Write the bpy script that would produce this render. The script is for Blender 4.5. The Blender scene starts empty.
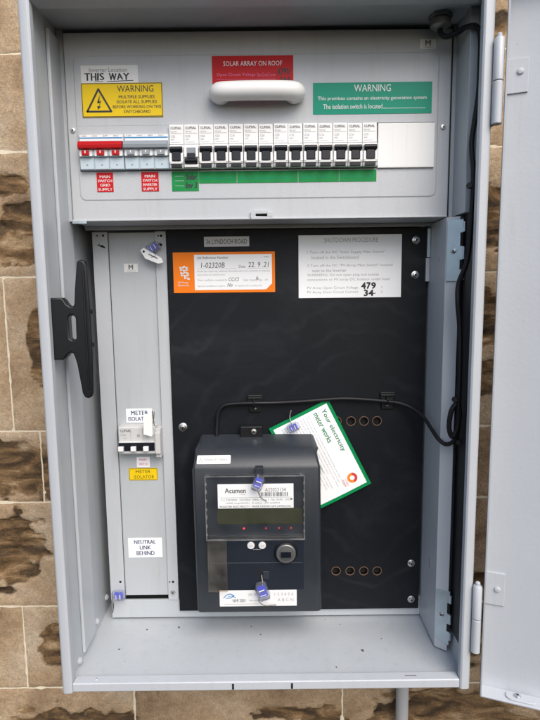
import bpy, bmesh, math, random
from mathutils import Vector, Matrix, noise
random.seed(7)
sc = bpy.context.scene
col = sc.collection
R = math.radians
# ------------------------------------------------------------------ camera, sky, sun
# all building coordinates are millimetres: x right, y into the wall, z up; 0,0,0 = bottom centre of the cabinet's front rim
MM = 0.001
cam = bpy.data.objects.new('camera', bpy.data.cameras.new('camera'))
col.objects.link(cam)
th, ro = R(7.4), R(0.67)
fw = Vector((0, math.cos(th), -math.sin(th)))
dn0 = Vector((0, -math.sin(th), -math.cos(th)))
rt = Vector((1, 0, 0)) * math.cos(ro) + dn0 * math.sin(ro)
dn = -Vector((1, 0, 0)) * math.sin(ro) + dn0 * math.cos(ro)
m3 = Matrix((rt, -dn, -fw)).transposed()
cam.matrix_world = Matrix.Translation(Vector((9.5, -610, 488)) * MM) @ m3.to_4x4()
cam.data.sensor_fit = 'HORIZONTAL'; cam.data.sensor_width = 36
cam.data.lens = 36 * 545 / 540
cam.data.clip_start = 0.01; cam.data.clip_end = 200
sc.camera = cam
SUN_EL, SUN_AZ = 46, 157          # azimuth the light comes from, degrees clockwise from +y (north); 180 = straight from the front
w = bpy.data.worlds.new('World'); sc.world = w; w.use_nodes = True
wn = w.node_tree
sky = wn.nodes.new('ShaderNodeTexSky'); sky.sky_type = 'NISHITA'; sky.sun_disc = False
sky.sun_elevation = R(SUN_EL); sky.sun_rotation = R(SUN_AZ)
sky.air_density = 1.0; sky.dust_density = 3.0; sky.ozone_density = 1.0
wn.links.new(sky.outputs[0], wn.nodes['Background'].inputs[0])
wn.nodes['Background'].inputs[1].default_value = 0.12
sl = bpy.data.lights.new('sun', 'SUN'); sl.energy = 1.3; sl.angle = R(48); sl.color = (1.0, 0.965, 0.92)
so = bpy.data.objects.new('sun', sl); col.objects.link(so)
az, el = R(SUN_AZ), R(SUN_EL)
sdir = Vector((math.sin(az) * math.cos(el), math.cos(az) * math.cos(el), math.sin(el)))
so.rotation_euler = sdir.to_track_quat('Z', 'Y').to_euler(); so.location = sdir * 5
sc.view_settings.view_transform = 'Standard'; sc.view_settings.look = 'None'
sc.view_settings.exposure = 0.84; sc.view_settings.gamma = 1.0; sc.view_settings.use_curve_mapping = False
sc.render.engine = 'CYCLES'

# ------------------------------------------------------------------ materials
def mat(name, base, rough=0.5, metal=0.0, var=0.06, vscale=6, bump=0.0, bscale=400, spec=0.5, rvar=0.08, coat=0.0, dirt=0.0, dent=0.0):
    m = bpy.data.materials.new(name); m.use_nodes = True
    nt = m.node_tree; n = nt.nodes; L = nt.links; b = n['Principled BSDF']
    tc = n.new('ShaderNodeTexCoord')
    no = n.new('ShaderNodeTexNoise'); no.inputs['Scale'].default_value = vscale; no.inputs['Detail'].default_value = 6
    no.inputs['Roughness'].default_value = 0.6
    L.new(tc.outputs['Object'], no.inputs['Vector'])
    mx = n.new('ShaderNodeMix'); mx.data_type = 'RGBA'
    c = Vector(base)
    mx.inputs['A'].default_value = (*(c * (1 - var)), 1); mx.inputs['B'].default_value = (*[min(1, q) for q in c * (1 + var)], 1)
    L.new(no.outputs['Fac'], mx.inputs['Factor'])
    out = mx.outputs['Result']
    if dirt:
        mp = n.new('ShaderNodeMapping'); mp.inputs['Scale'].default_value = (70, 70, 7); L.new(tc.outputs['Object'], mp.inputs[0])
        def layer(src, scale, lo, hi, colr, amt, out, det=4):
            q = n.new('ShaderNodeTexNoise'); q.inputs['Scale'].default_value = scale; q.inputs['Detail'].default_value = det; q.inputs['Roughness'].default_value = .7
            L.new(src, q.inputs['Vector'])
            k = n.new('ShaderNodeMapRange'); k.inputs['From Min'].default_value = lo; k.inputs['From Max'].default_value = hi; k.inputs['To Max'].default_value = amt
            L.new(q.outputs['Fac'], k.inputs['Value'])
            z = n.new('ShaderNodeMix'); z.data_type = 'RGBA'; z.inputs['B'].default_value = (*colr, 1)
            L.new(k.outputs[0], z.inputs['Factor']); L.new(out, z.inputs['A']); return z.outputs['Result']
        out = layer(mp.outputs[0], 1.0, .52, .78, (.30, .29, .27), dirt * .55, out)
        out = layer(tc.outputs['Object'], 230, .70, .76, (.10, .085, .07), dirt, out, 3)
        out = layer(tc.outputs['Object'], 14, .55, .80, (.62, .62, .60), dirt * .5, out, 8)
    L.new(out, b.inputs['Base Color'])
    mr = n.new('ShaderNodeMapRange'); mr.inputs['To Min'].default_value = max(0, rough - rvar); mr.inputs['To Max'].default_value = rough + rvar
    L.new(no.outputs['Fac'], mr.inputs['Value']); L.new(mr.outputs[0], b.inputs['Roughness'])
    b.inputs['Metallic'].default_value = metal
    b.inputs['Specular IOR Level'].default_value = spec
    b.inputs['Coat Weight'].default_value = coat
    if bump:
        n2 = n.new('ShaderNodeTexNoise'); n2.inputs['Scale'].default_value = bscale; n2.inputs['Detail'].default_value = 2
        L.new(tc.outputs['Object'], n2.inputs['Vector'])
        bp = n.new('ShaderNodeBump'); bp.inputs['Strength'].default_value = bump; bp.inputs['Distance'].default_value = 0.0006
        L.new(n2.outputs['Fac'], bp.inputs['Height']); L.new(bp.outputs[0], b.inputs['Normal'])
        if dent:
            n3 = n.new('ShaderNodeTexNoise'); n3.inputs['Scale'].default_value = 7; n3.inputs['Detail'].default_value = 1
            L.new(tc.outputs['Object'], n3.inputs['Vector'])
            b3 = n.new('ShaderNodeBump'); b3.inputs['Strength'].default_value = dent; b3.inputs['Distance'].default_value = 0.004
            L.new(n3.outputs['Fac'], b3.inputs['Height']); L.new(b3.outputs[0], bp.inputs['Normal'])
    return m

def emit(name, c, s):
    m = bpy.data.materials.new(name); m.use_nodes = True; b = m.node_tree.nodes['Principled BSDF']
    b.inputs['Base Color'].default_value = (*c, 1); b.inputs['Emission Color'].default_value = (*c, 1); b.inputs['Emission Strength'].default_value = s
    return m

def clear(name, tint=(1, 1, 1), gloss=0.08, rough=0.12, haze=0.0):
    m = bpy.data.materials.new(name); m.use_nodes = True; nt = m.node_tree; n = nt.nodes; L = nt.links
    n.remove(n['Principled BSDF'])
    t = n.new('ShaderNodeBsdfTransparent'); t.inputs[0].default_value = (*tint, 1)
    g = n.new('ShaderNodeBsdfGlossy'); g.inputs['Roughness'].default_value = rough
    d = n.new('ShaderNodeBsdfDiffuse'); d.inputs[0].default_value = (0.55, 0.55, 0.52, 1)
    lw = n.new('ShaderNodeFresnel'); lw.inputs[0].default_value = 1 + gloss * 2
    s1 = n.new('ShaderNodeMixShader'); s2 = n.new('ShaderNodeMixShader')
    tc = n.new('ShaderNodeTexCoord'); no = n.new('ShaderNodeTexNoise'); no.inputs['Scale'].default_value = 40; no.inputs['Detail'].default_value = 5
    L.new(tc.outputs['Object'], no.inputs['Vector'])
    mr = n.new('ShaderNodeMapRange'); mr.inputs['From Min'].default_value = .35; mr.inputs['From Max'].default_value = .7
    mr.inputs['To Min'].default_value = haze * .4; mr.inputs['To Max'].default_value = haze * 1.5
    L.new(no.outputs['Fac'], mr.inputs['Value'])
    L.new(mr.outputs[0], s1.inputs[0]); L.new(t.outputs[0], s1.inputs[1]); L.new(d.outputs[0], s1.inputs[2])
    L.new(lw.outputs[0], s2.inputs[0]); L.new(s1.outputs[0], s2.inputs[1]); L.new(g.outputs[0], s2.inputs[2])
    L.new(s2.outputs[0], n['Material Output'].inputs[0])
    return m

M = {}
M['grey'] = mat('grey_powder_coat', (0.455, 0.48, 0.51), 0.36, bump=0.25, bscale=700, var=0.04, vscale=5, dirt=.35, dent=.25)
M['grey_in'] = mat('grey_powder_coat_inside', (0.43, 0.46, 0.485), 0.38, bump=0.25, bscale=700, var=0.06, vscale=9, dirt=.5, dent=.35)
M['door'] = mat('door_powder_coat', (0.455, 0.48, 0.512), 0.34, bump=0.2, bscale=230, var=0.03, vscale=3, dirt=.3, dent=.45)
M['esc'] = mat('escutcheon_powder_coat', (0.46, 0.48, 0.505), 0.38, bump=0.3, bscale=650, var=0.05, vscale=9, dirt=.4, dent=.35)
M['white'] = mat('white_plastic', (0.80, 0.80, 0.79), 0.4, var=0.03)
M['gwhite'] = mat('warm_white_plastic', (0.74, 0.74, 0.73), 0.42, var=0.03)
M['paleblue'] = mat('pale_blue_grey_plastic', (0.47, 0.56, 0.62), 0.4, var=0.04)
M['midgrey'] = mat('mid_grey_plastic', (0.24, 0.27, 0.30), 0.4)
M['red'] = mat('red_plastic', (0.42, 0.008, 0.012), 0.35, spec=.2)
M['redlabel'] = mat('red_engraved_label', (0.50, 0.008, 0.012), 0.4, spec=.2, var=.05, vscale=50)
M['greenlabel'] = mat('green_engraved_label', (0.0, 0.27, 0.17), 0.38, spec=.2, var=.05, vscale=50)
M['green'] = mat('green_marker_strip', (0.01, 0.24, 0.06), 0.5, spec=.2, var=0.35, vscale=60)
M['greenborder'] = mat('green_leaflet_ink', (0.0, 0.23, 0.07), 0.5, spec=.2, var=0.05)
M['yellow'] = mat('yellow_label', (0.80, 0.56, 0.01), 0.4, spec=.2, var=.04, vscale=40)
M['orange'] = mat('orange_card', (0.85, 0.20, 0.01), 0.5, spec=.2, var=.03)
M['paper'] = mat('white_paper', (0.86, 0.87, 0.88), 0.6, spec=.2, var=0.03, vscale=30)
M['tape'] = mat('grey_printed_tape', (0.50, 0.50, 0.49), 0.45, var=0.05, vscale=40)
M['ink'] = mat('black_ink', (0.015, 0.015, 0.018), 0.5)
M['greyink'] = mat('grey_ink', (0.16, 0.16, 0.17), 0.6)
M['faintink'] = mat('faint_grey_ink', (0.34, 0.34, 0.35), 0.6)
M['blueink'] = mat('blue_ink', (0.012, 0.03, 0.12), 0.5)
M['cyanink'] = mat('cyan_blue_ink', (0.02, 0.22, 0.50), 0.5)
M['whiteink'] = mat('white_ink', (0.75, 0.75, 0.75), 0.5)
M['pinkink'] = mat('faded_pink_ink', (0.62, 0.14, 0.28), 0.5)
M['brown'] = mat('dark_amber_engraving', (0.10, 0.06, 0.01), 0.5)
M['black'] = mat('black_plastic', (0.007, 0.008, 0.010), 0.36, spec=.4, bump=0.15, bscale=500)
M['toggle'] = mat('black_toggle_plastic', (0.006, 0.008, 0.013), 0.35, spec=.4)
M['rubber'] = mat('black_rubber', (0.006, 0.006, 0.008), 0.5, spec=.35)
M['dark'] = mat('dark_recess', (0.006, 0.006, 0.007), 0.9)
M['meter'] = mat('slate_meter_plastic', (0.024, 0.029, 0.036), 0.38, bump=0.2, bscale=600, var=0.05, dirt=.06)
M['meterface'] = mat('meter_face_plastic', (0.012, 0.017, 0.026), 0.4, var=0.08, vscale=20)
M['lcd'] = mat('olive_display_glass', (0.034, 0.038, 0.020), 0.2, var=0.12, vscale=60)
M['steel'] = mat('bright_screw_steel', (0.62, 0.62, 0.62), 0.3, metal=1.0, var=0.1, vscale=200)
M['port'] = mat('grey_metal_ring', (0.20, 0.20, 0.195), 0.45, metal=0.7)
M['portcore'] = mat('dark_grey_port_core', (0.07, 0.07, 0.07), 0.5)
M['agedwhite'] = mat('aged_white_plastic', (0.54, 0.55, 0.55), 0.4, var=.06, vscale=40)
M['tan'] = mat('raw_board_edge', (0.13, 0.075, 0.045), 0.8)
M['led'] = emit('red_lamp_lit', (1.0, 0.03, 0.03), .9)
M['leddim'] = emit('red_lamp_dim', (0.5, 0.02, 0.02), 0.10)
M['clear'] = clear('clear_meter_cover', gloss=.06, rough=.08, haze=0.015)
M['dustysheen'] = clear('dusty_clear_reflection', tint=(.9,.85,.8), gloss=.05, rough=.2, haze=0.06)  # a little dust; the brown tint and haze imitate a reflection
M['sealclear'] = clear('clear_seal_plastic', (0.92, .94, 1), rough=.1, haze=.16)
M['sealblue'] = mat('blue_seal_insert', (0.01, 0.04, 0.65), 0.3, var=.3, vscale=200)
M['conduit'] = mat('grey_conduit', (0.42, 0.42, 0.42), 0.5)
M['wire'] = mat('twisted_seal_wire', (0.35, 0.33, 0.30), 0.4, metal=0.8)
M['redlogo'] = mat('red_logo_ink', (0.65, 0.04, 0.03), 0.5)
M['orangelogo'] = mat('orange_logo_ink', (0.85, 0.25, 0.02), 0.5)

def galv():
    m = mat('galvanised_steel', (0.52, 0.61, 0.66), 0.36, metal=0.8, var=0.14, vscale=60)
    nt = m.node_tree; n = nt.nodes; L = nt.links
    v = n.new('ShaderNodeTexVoronoi'); v.inputs['Scale'].default_value = 130
    tc = n.new('ShaderNodeTexCoord'); L.new(tc.outputs['Object'], v.inputs['Vector'])
    mr = n.new('ShaderNodeMapRange'); mr.inputs['To Min'].default_value = .3; mr.inputs['To Max'].default_value = .55
    L.new(v.outputs['Color'], mr.inputs['Value']); L.new(mr.outputs[0], n['Principled BSDF'].inputs['Roughness'])
    return m
M['galv'] = galv()

def board_mat():
    m = bpy.data.materials.new('smudged_black_board'); m.use_nodes = True
    nt = m.node_tree; n = nt.nodes; L = nt.links; b = n['Principled BSDF']
    tc = n.new('ShaderNodeTexCoord')
    def noi(sc_, det, dist=0.0, rough=.55, vec=None):
        q = n.new('ShaderNodeTexNoise'); q.inputs['Scale'].default_value = sc_; q.inputs['Detail'].default_value = det
        q.inputs['Distortion'].default_value = dist; q.inputs['Roughness'].default_value = rough
        L.new(vec if vec else tc.outputs['Object'], q.inputs['Vector']); return q
    mp = n.new('ShaderNodeMapping'); mp.inputs['Rotation'].default_value = (0, R(35), 0); mp.inputs['Scale'].default_value = (1, 1, 1.5)
    L.new(tc.outputs['Object'], mp.inputs[0])
    a = noi(5, 8, 1.5, .65); s = noi(5, 9, .8, .72, mp.outputs[0]); f = noi(900, 2)
    r1 = n.new('ShaderNodeValToRGB'); r1.color_ramp.elements[0].position = .50; r1.color_ramp.elements[1].position = .74
    L.new(s.outputs['Fac'], r1.inputs[0])
    r2 = n.new('ShaderNodeValToRGB'); r2.color_ramp.elements[0].position = .40; r2.color_ramp.elements[1].position = .75
    L.new(a.outputs['Fac'], r2.inputs[0])
    # wiped arcs: rings of a wave warped by noise, only where the wave peaks
    wv = n.new('ShaderNodeTexWave'); wv.wave_type = 'RINGS'; wv.rings_direction = 'Y'; wv.inputs['Scale'].default_value = 7; wv.inputs['Distortion'].default_value = 11
    wv.inputs['Detail'].default_value = 4; wv.inputs['Detail Scale'].default_value = 1.2
    mp2 = n.new('ShaderNodeMapping'); mp2.inputs['Location'].default_value = (-.08, 0, -.2); L.new(tc.outputs['Object'], mp2.inputs[0]); L.new(mp2.outputs[0], wv.inputs['Vector'])
    r3 = n.new('ShaderNodeValToRGB'); r3.color_ramp.elements[0].position = .80; r3.color_ramp.elements[1].color = (.5, .5, .5, 1); r3.color_ramp.elements[1].position = 1.0; L.new(wv.outputs['Fac'], r3.inputs[0])
    mu = n.new('ShaderNodeMath'); mu.operation = 'MULTIPLY'; L.new(r3.outputs[0], mu.inputs[0]); L.new(r2.outputs[0], mu.inputs[1])
    ad = n.new('ShaderNodeMath'); ad.operation = 'MULTIPLY_ADD'; L.new(r1.outputs[0], ad.inputs[0]); ad.inputs[1].default_value = .38; L.new(mu.outputs[0], ad.inputs[2])
    ad.use_clamp = True
    sp = noi(240, 4, 0, .8); spr = n.new('ShaderNodeMapRange'); spr.inputs['From Min'].default_value = .66; spr.inputs['From Max'].default_value = .78; spr.inputs['To Max'].default_value = 1.6
    L.new(sp.outputs['Fac'], spr.inputs['Value'])
    spm = n.new('ShaderNodeMath'); spm.operation = 'MULTIPLY_ADD'; L.new(spr.outputs[0], spm.inputs[0]); L.new(r2.outputs[0], spm.inputs[1]); L.new(ad.outputs[0], spm.inputs[2]); ad = spm
    mx = n.new('ShaderNodeMix'); mx.data_type = 'RGBA'; mx.inputs['A'].default_value = (0.0055, 0.0070, 0.010, 1); mx.inputs['B'].default_value = (0.028, 0.031, 0.036, 1); b.inputs['Specular IOR Level'].default_value = .22
    L.new(ad.outputs[0], mx.inputs['Factor']); L.new(mx.outputs['Result'], b.inputs['Base Color'])
    mr = n.new('ShaderNodeMapRange'); mr.inputs['To Min'].default_value = .42; mr.inputs['To Max'].default_value = .62; L.new(a.outputs['Fac'], mr.inputs['Value'])
    L.new(mr.outputs[0], b.inputs['Roughness'])
    bp = n.new('ShaderNodeBump'); bp.inputs['Strength'].default_value = .2; bp.inputs['Distance'].default_value = .0004
    L.new(f.outputs['Fac'], bp.inputs['Height']); L.new(bp.outputs[0], b.inputs['Normal'])
    return m
M['board'] = board_mat()

def stone_mat():
    m = bpy.data.materials.new('sandstone'); m.use_nodes = True
    nt = m.node_tree; n = nt.nodes; L = nt.links; b = n['Principled BSDF']
    tc = n.new('ShaderNodeTexCoord'); oi = n.new('ShaderNodeObjectInfo')
    off = n.new('ShaderNodeVectorMath'); off.operation = 'ADD'
    cb = n.new('ShaderNodeCombineXYZ'); mulr = n.new('ShaderNodeMath'); mulr.operation = 'MULTIPLY'; mulr.inputs[1].default_value = 13.7
    L.new(oi.outputs['Random'], mulr.inputs[0]); L.new(mulr.outputs[0], cb.inputs[0]); L.new(mulr.outputs[0], cb.inputs[2])
    L.new(tc.outputs['Object'], off.inputs[0]); L.new(cb.outputs[0], off.inputs[1])
    mp = n.new('ShaderNodeMapping'); mp.inputs['Scale'].default_value = (1, 1, 3.6); mp.inputs['Rotation'].default_value = (0, R(6), 0)
    L.new(off.outputs[0], mp.inputs[0])
    def noi(sc_, det, vec, dist=0.0, rough=.6):
        q = n.new('ShaderNodeTexNoise'); q.inputs['Scale'].default_value = sc_; q.inputs['Detail'].default_value = det
        q.inputs['Distortion'].default_value = dist; q.inputs['Roughness'].default_value = rough; L.new(vec, q.inputs['Vector']); return q
    big = noi(9, 7, off.outputs[0], .2, .62); strat = noi(9, 9, mp.outputs[0], 1.2, .65); grain = noi(420, 4, off.outputs[0], 0, .7); speck = noi(85, 6, off.outputs[0], 0, .72)
    cr = n.new('ShaderNodeValToRGB'); e = cr.color_ramp.elements
    e[0].position = .30; e[0].color = (0.22, 0.145, 0.085, 1); e[1].position = .70; e[1].color = (0.50, 0.40, 0.285, 1)
    k = e.new(.48); k.color = (0.40, 0.285, 0.175, 1)
    L.new(big.outputs['Fac'], cr.inputs[0])
    cr2 = n.new('ShaderNodeValToRGB'); e = cr2.color_ramp.elements
    e[0].position = .33; e[0].color = (0.040, 0.029, 0.019, 1); e[1].position = .68; e[1].color = (0.42, 0.30, 0.175, 1)
    k = e.new(.45); k.color = (0.095, 0.060, 0.032, 1); k = e.new(.55); k.color = (0.21, 0.128, 0.062, 1)
    L.new(strat.outputs['Fac'], cr2.inputs[0])
    at = n.new('ShaderNodeAttribute'); at.attribute_name = 'broken'
    ad = n.new('ShaderNodeMath'); ad.operation = 'ADD'
    sub = n.new('ShaderNodeMath'); sub.operation = 'MULTIPLY_ADD'; sub.inputs[1].default_value = .3; sub.inputs[2].default_value = -.15; L.new(speck.outputs['Fac'], sub.inputs[0])
    L.new(at.outputs['Fac'], ad.inputs[0]); L.new(sub.outputs[0], ad.inputs[1]); ad.use_clamp = True
    mr = n.new('ShaderNodeMapRange'); mr.inputs['From Min'].default_value = .30; mr.inputs['From Max'].default_value = .62; L.new(ad.outputs[0], mr.inputs['Value'])
    mx = n.new('ShaderNodeMix'); mx.data_type = 'RGBA'; L.new(mr.outputs[0], mx.inputs['Factor']); L.new(cr.outputs[0], mx.inputs['A']); L.new(cr2.outputs[0], mx.inputs['B'])
    # dark pits and pale grains
    g2 = n.new('ShaderNodeMapRange'); g2.inputs['From Min'].default_value = .3; g2.inputs['From Max'].default_value = .7; g2.inputs['To Min'].default_value = .72; g2.inputs['To Max'].default_value = 1.22
    L.new(grain.outputs['Fac'], g2.inputs['Value'])
    g3 = n.new('ShaderNodeMapRange'); g3.inputs['From Min'].default_value = .25; g3.inputs['From Max'].default_value = .75; g3.inputs['To Min'].default_value = .75; g3.inputs['To Max'].default_value = 1.22
    L.new(speck.outputs['Fac'], g3.inputs['Value'])
    mm = n.new('ShaderNodeMath'); mm.operation = 'MULTIPLY'; L.new(g2.outputs[0], mm.inputs[0]); L.new(g3.outputs[0], mm.inputs[1])
    vm = n.new('ShaderNodeVectorMath'); vm.operation = 'SCALE'; L.new(mx.outputs['Result'], vm.inputs[0]); L.new(mm.outputs[0], vm.inputs['Scale'])
    L.new(vm.outputs[0], b.inputs['Base Color']); b.inputs['Roughness'].default_value = .92; b.inputs['Specular IOR Level'].default_value = .2
    hs = n.new('ShaderNodeMath'); hs.operation = 'MULTIPLY_ADD'; L.new(strat.outputs['Fac'], hs.inputs[0]); L.new(mr.outputs[0], hs.inputs[1]); L.new(speck.outputs['Fac'], hs.inputs[2])
    h2 = n.new('ShaderNodeMath'); h2.operation = 'MULTIPLY_ADD'; L.new(grain.outputs['Fac'], h2.inputs[0]); h2.inputs[1].default_value = .25; L.new(hs.outputs[0], h2.inputs[2])
    bp = n.new('ShaderNodeBump'); bp.inputs['Strength'].default_value = .7; bp.inputs['Distance'].default_value = .003
    L.new(h2.outputs[0], bp.inputs['Height']); L.new(bp.outputs[0], b.inputs['Normal'])
    return m
M['stone'] = stone_mat()
M['mortar'] = mat('pale_lime_mortar', (0.70, 0.62, 0.47), 0.9, var=0.3, vscale=45, bump=.8, bscale=300)

# ------------------------------------------------------------------ building helpers
W = {}                                # world position (mm) of every Empty and parent, so parts can be given in wall coordinates
class G:
    def __init__(s): s.v = []; s.f = []; s.m = []
    def face(s, pts, mi=0):
        k = len(s.v); s.v += [Vector(p) for p in pts]; s.f.append(tuple(range(k, k + len(pts)))); s.m.append(mi)
    def box(s, x0, x1, y0, y1, z0, z1, mi=0):
        k = len(s.v)
        s.v += [Vector(p) for p in ((x0,y0,z0),(x1,y0,z0),(x1,y1,z0),(x0,y1,z0),(x0,y0,z1),(x1,y0,z1),(x1,y1,z1),(x0,y1,z1))]
        for q in ((0,1,5,4),(1,2,6,5),(2,3,7,6),(3,0,4,7),(4,5,6,7),(3,2,1,0)):
            s.f.append(tuple(k + i for i in q)); s.m.append(mi)
        return s
    def prism(s, poly, ax, a0, a1, mi=0):
        # poly: 2D points; ax 'y': (x,z) swept along y; 'x': (y,z) swept along x; 'z': (x,y) swept along z
        def p3(p, a): return {'y': (p[0], a, p[1]), 'x': (a, p[0], p[1]), 'z': (p[0], p[1], a)}[ax]
        k = len(s.v); N = len(poly)
        s.v += [Vector(p3(p, a0)) for p in poly] + [Vector(p3(p, a1)) for p in poly]
        s.f.append(tuple(range(k, k + N))); s.m.append(mi)
        s.f.append(tuple(range(k + 2 * N - 1, k + N - 1, -1))); s.m.append(mi)
        for i in range(N):
            j = (i + 1) % N; s.f.append((k + j, k + i, k + N + i, k + N + j)); s.m.append(mi)
        return s
    def lathe(s, c, d, prof, seg=20, mi=0):
        # prof: (radius, distance along d) pairs
        c = Vector(c); d = Vector(d).normalized(); u = d.orthogonal().normalized(); v = d.cross(u)
        k = len(s.v)
        for r, h in prof:
            for i in range(seg):
                a = 2 * math.pi * i / seg; s.v.append(c + d * h + (u * math.cos(a) + v * math.sin(a)) * r)
        for j in range(len(prof) - 1):
            for i in range(seg):
                i2 = (i + 1) % seg; s.f.append((k + j*seg + i, k + j*seg + i2, k + (j+1)*seg + i2, k + (j+1)*seg + i)); s.m.append(mi)
        s.f.append(tuple(k + i for i in reversed(range(seg)))); s.m.append(mi)
        s.f.append(tuple(k + (len(prof) - 1) * seg + i for i in range(seg))); s.m.append(mi)
        return s
    def tube(s, pts, r, seg=10, mi=0, sub=6):
        P = [Vector(p) for p in pts]
        if sub > 1 and len(P) > 2:
            Q = []
            E = [P[0] * 2 - P[1]] + P + [P[-1] * 2 - P[-2]]
            for i in range(1, len(E) - 2):
                for t in range(sub):
                    t /= sub; a, b, c, d = E[i-1], E[i], E[i+1], E[i+2]
                    Q.append(.5 * ((2*b) + (c - a)*t + (2*a - 5*b + 4*c - d)*t*t + (3*b - a - 3*c + d)*t**3))
            Q.append(P[-1]); P = Q
        k = len(s.v); up = None
        for i, p in enumerate(P):
            t = (P[min(i+1, len(P)-1)] - P[max(i-1, 0)]).normalized()
            if up is None: up = t.orthogonal().normalized()
            up = (up - t * up.dot(t)).normalized(); v = t.cross(up)
            rr = r(i / (len(P) - 1)) if callable(r) else r
            for j in range(seg):
                a = 2 * math.pi * j / seg; s.v.append(p + (up * math.cos(a) + v * math.sin(a)) * rr)
        for i in range(len(P) - 1):
            for j in range(seg):
                j2 = (j + 1) % seg; s.f.append((k + i*seg + j, k + i*seg + j2, k + (i+1)*seg + j2, k + (i+1)*seg + j)); s.m.append(mi)
        s.f.append(tuple(k + j for j in reversed(range(seg)))); s.m.append(mi)
        s.f.append(tuple(k + (len(P) - 1) * seg + j for j in range(seg))); s.m.append(mi)
        return s
    def xform(s, M4, start=0):
        for i in range(start, len(s.v)): s.v[i] = M4 @ s.v[i]
        return s
    def build(s, name, mats, parent=None, bevel=0, seg=2, at=None, smooth=True, fix=True):
        if not isinstance(mats, (list, tuple)): mats = [mats]
        if at is None: at = W.get(parent, (0, 0, 0)) if parent else (0, 0, 0)
        at = Vector(at)
        me = bpy.data.meshes.new(name)
        me.from_pydata([(p - at) * MM for p in s.v], [], s.f)
        for q in mats: me.materials.append(M[q] if isinstance(q, str) else q)
        me.polygons.foreach_set('material_index', s.m)
        if fix:
            bm = bmesh.new(); bm.from_mesh(me); bmesh.ops.remove_doubles(bm, verts=bm.verts, dist=1e-7)
            bmesh.ops.recalc_face_normals(bm, faces=bm.faces); bm.to_mesh(me); bm.free()
        if smooth:
            me.shade_smooth(); me.set_sharp_from_angle(angle=R(35))
        o = bpy.data.objects.new(name, me); col.objects.link(o)
        if parent is not None: o.parent = parent
        W[o] = tuple(at)
        if bevel:
            b = o.modifiers.new('Bevel', 'BEVEL'); b.width = bevel * MM; b.segments = seg; b.limit_method = 'ANGLE'; b.angle_limit = R(35); b.harden_normals = True
        return o

def thing(name, label, cat, loc, group=None):
    o = bpy.data.objects.new(name, None); col.objects.link(o); o.empty_display_size = .02
    o.location = Vector(loc) * MM; o['label'] = label; o['category'] = cat
    if group: o['group'] = group
    W[o] = tuple(loc); return o
def tag(o, label=None, cat=None, group=None, kind=None):
    if label: o['label'] = label
    if cat: o['category'] = cat
    if group: o['group'] = group
    if kind: o['kind'] = kind
    return o

_tc = {}
def glyphs(body, bold=0.0, shear=0.0):
    key = (body, bold, shear)
    if key not in _tc:
        cu = bpy.data.curves.new('lettering', 'FONT'); cu.body = body; cu.size = 1; cu.resolution_u = 2; cu.shear = shear
        o = bpy.data.objects.new('lettering', cu); me = bpy.data.meshes.new_from_object(o)
        vs = [(v.co.x, v.co.y) for v in me.vertices]; fs = [tuple(p.vertices) for p in me.polygons]
        bpy.data.objects.remove(o); bpy.data.meshes.remove(me); bpy.data.curves.remove(cu)
        _tc[key] = (vs, fs)
    return _tc[key]
class Ink(G):
    """flat print on a face that looks towards -y; coordinates x, z in mm"""
    def __init__(s, y): super().__init__(); s.y = y
    def text(s, body, x0, x1, z0, z1, mi=0, bold=0.0, shear=0.0, rot=0):
        if bold > .008:          # heavier strokes: printed again a hair to each side
            hgt = z1 - z0; o_ = min(bold * hgt * 1.6, .6); y0 = s.y
            s.text(body, x0 + o_, x1 + o_, z0, z1, mi, 0, shear, rot); s.y = y0 - .012
            s.text(body, x0 - o_, x1 - o_, z0, z1, mi, 0, shear, rot)
            if bold > .03: s.y = y0 - .024; s.text(body, x0, x1, z0 + o_, z1 + o_, mi, 0, shear, rot); s.y = y0 - .036; s.text(body, x0, x1, z0 - o_, z1 - o_, mi, 0, shear, rot)
            s.y = y0; return s
        vs, fs = glyphs(body, 0.0, shear)
        if not vs: return s
        ax, bx = min(v[0] for v in vs), max(v[0] for v in vs); az_, bz = min(v[1] for v in vs), max(v[1] for v in vs)
        k = len(s.v); cx, cz = (x0 + x1) / 2, (z0 + z1) / 2; c, n_ = math.cos(R(rot)), math.sin(R(rot))
        for vx, vz in vs:
            px = x0 + (vx - ax) / (bx - ax) * (x1 - x0) - cx; pz = z0 + (vz - az_) / max(1e-6, bz - az_) * (z1 - z0) - cz
            s.v.append(Vector((cx + px * c - pz * n_, s.y, cz + px * n_ + pz * c)))
        for f in fs: s.f.append(tuple(k + i for i in f)); s.m.append(mi)
        return s
    def rect(s, x0, x1, z0, z1, mi=0, dy=0.0):
        s.face([(x0, s.y + dy, z0), (x1, s.y + dy, z0), (x1, s.y + dy, z1), (x0, s.y + dy, z1)], mi); return s
    def poly(s, pts, mi=0, dy=0.0):
        s.face([(p[0], s.y + dy, p[1]) for p in pts], mi); return s
    def line(s, pts, w, mi=0, dy=0.0):
        for n_, (a, b) in enumerate(zip(pts, pts[1:])):
            a = Vector(a); b = Vector(b); d = (b - a)
            if d.length < 1e-6: continue
            d.normalize(); p = Vector((-d.y, d.x)) * w / 2; e = d * w * .3
            s.poly([a - e + p, a - e - p, b + e - p, b + e + p], mi, dy - (.01 * (n_ % 2)))
        return s
    def print(s, parent, mats, at=None):
        o = s.build('lettering', mats, parent, smooth=False, fix=False, at=at); return o

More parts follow.
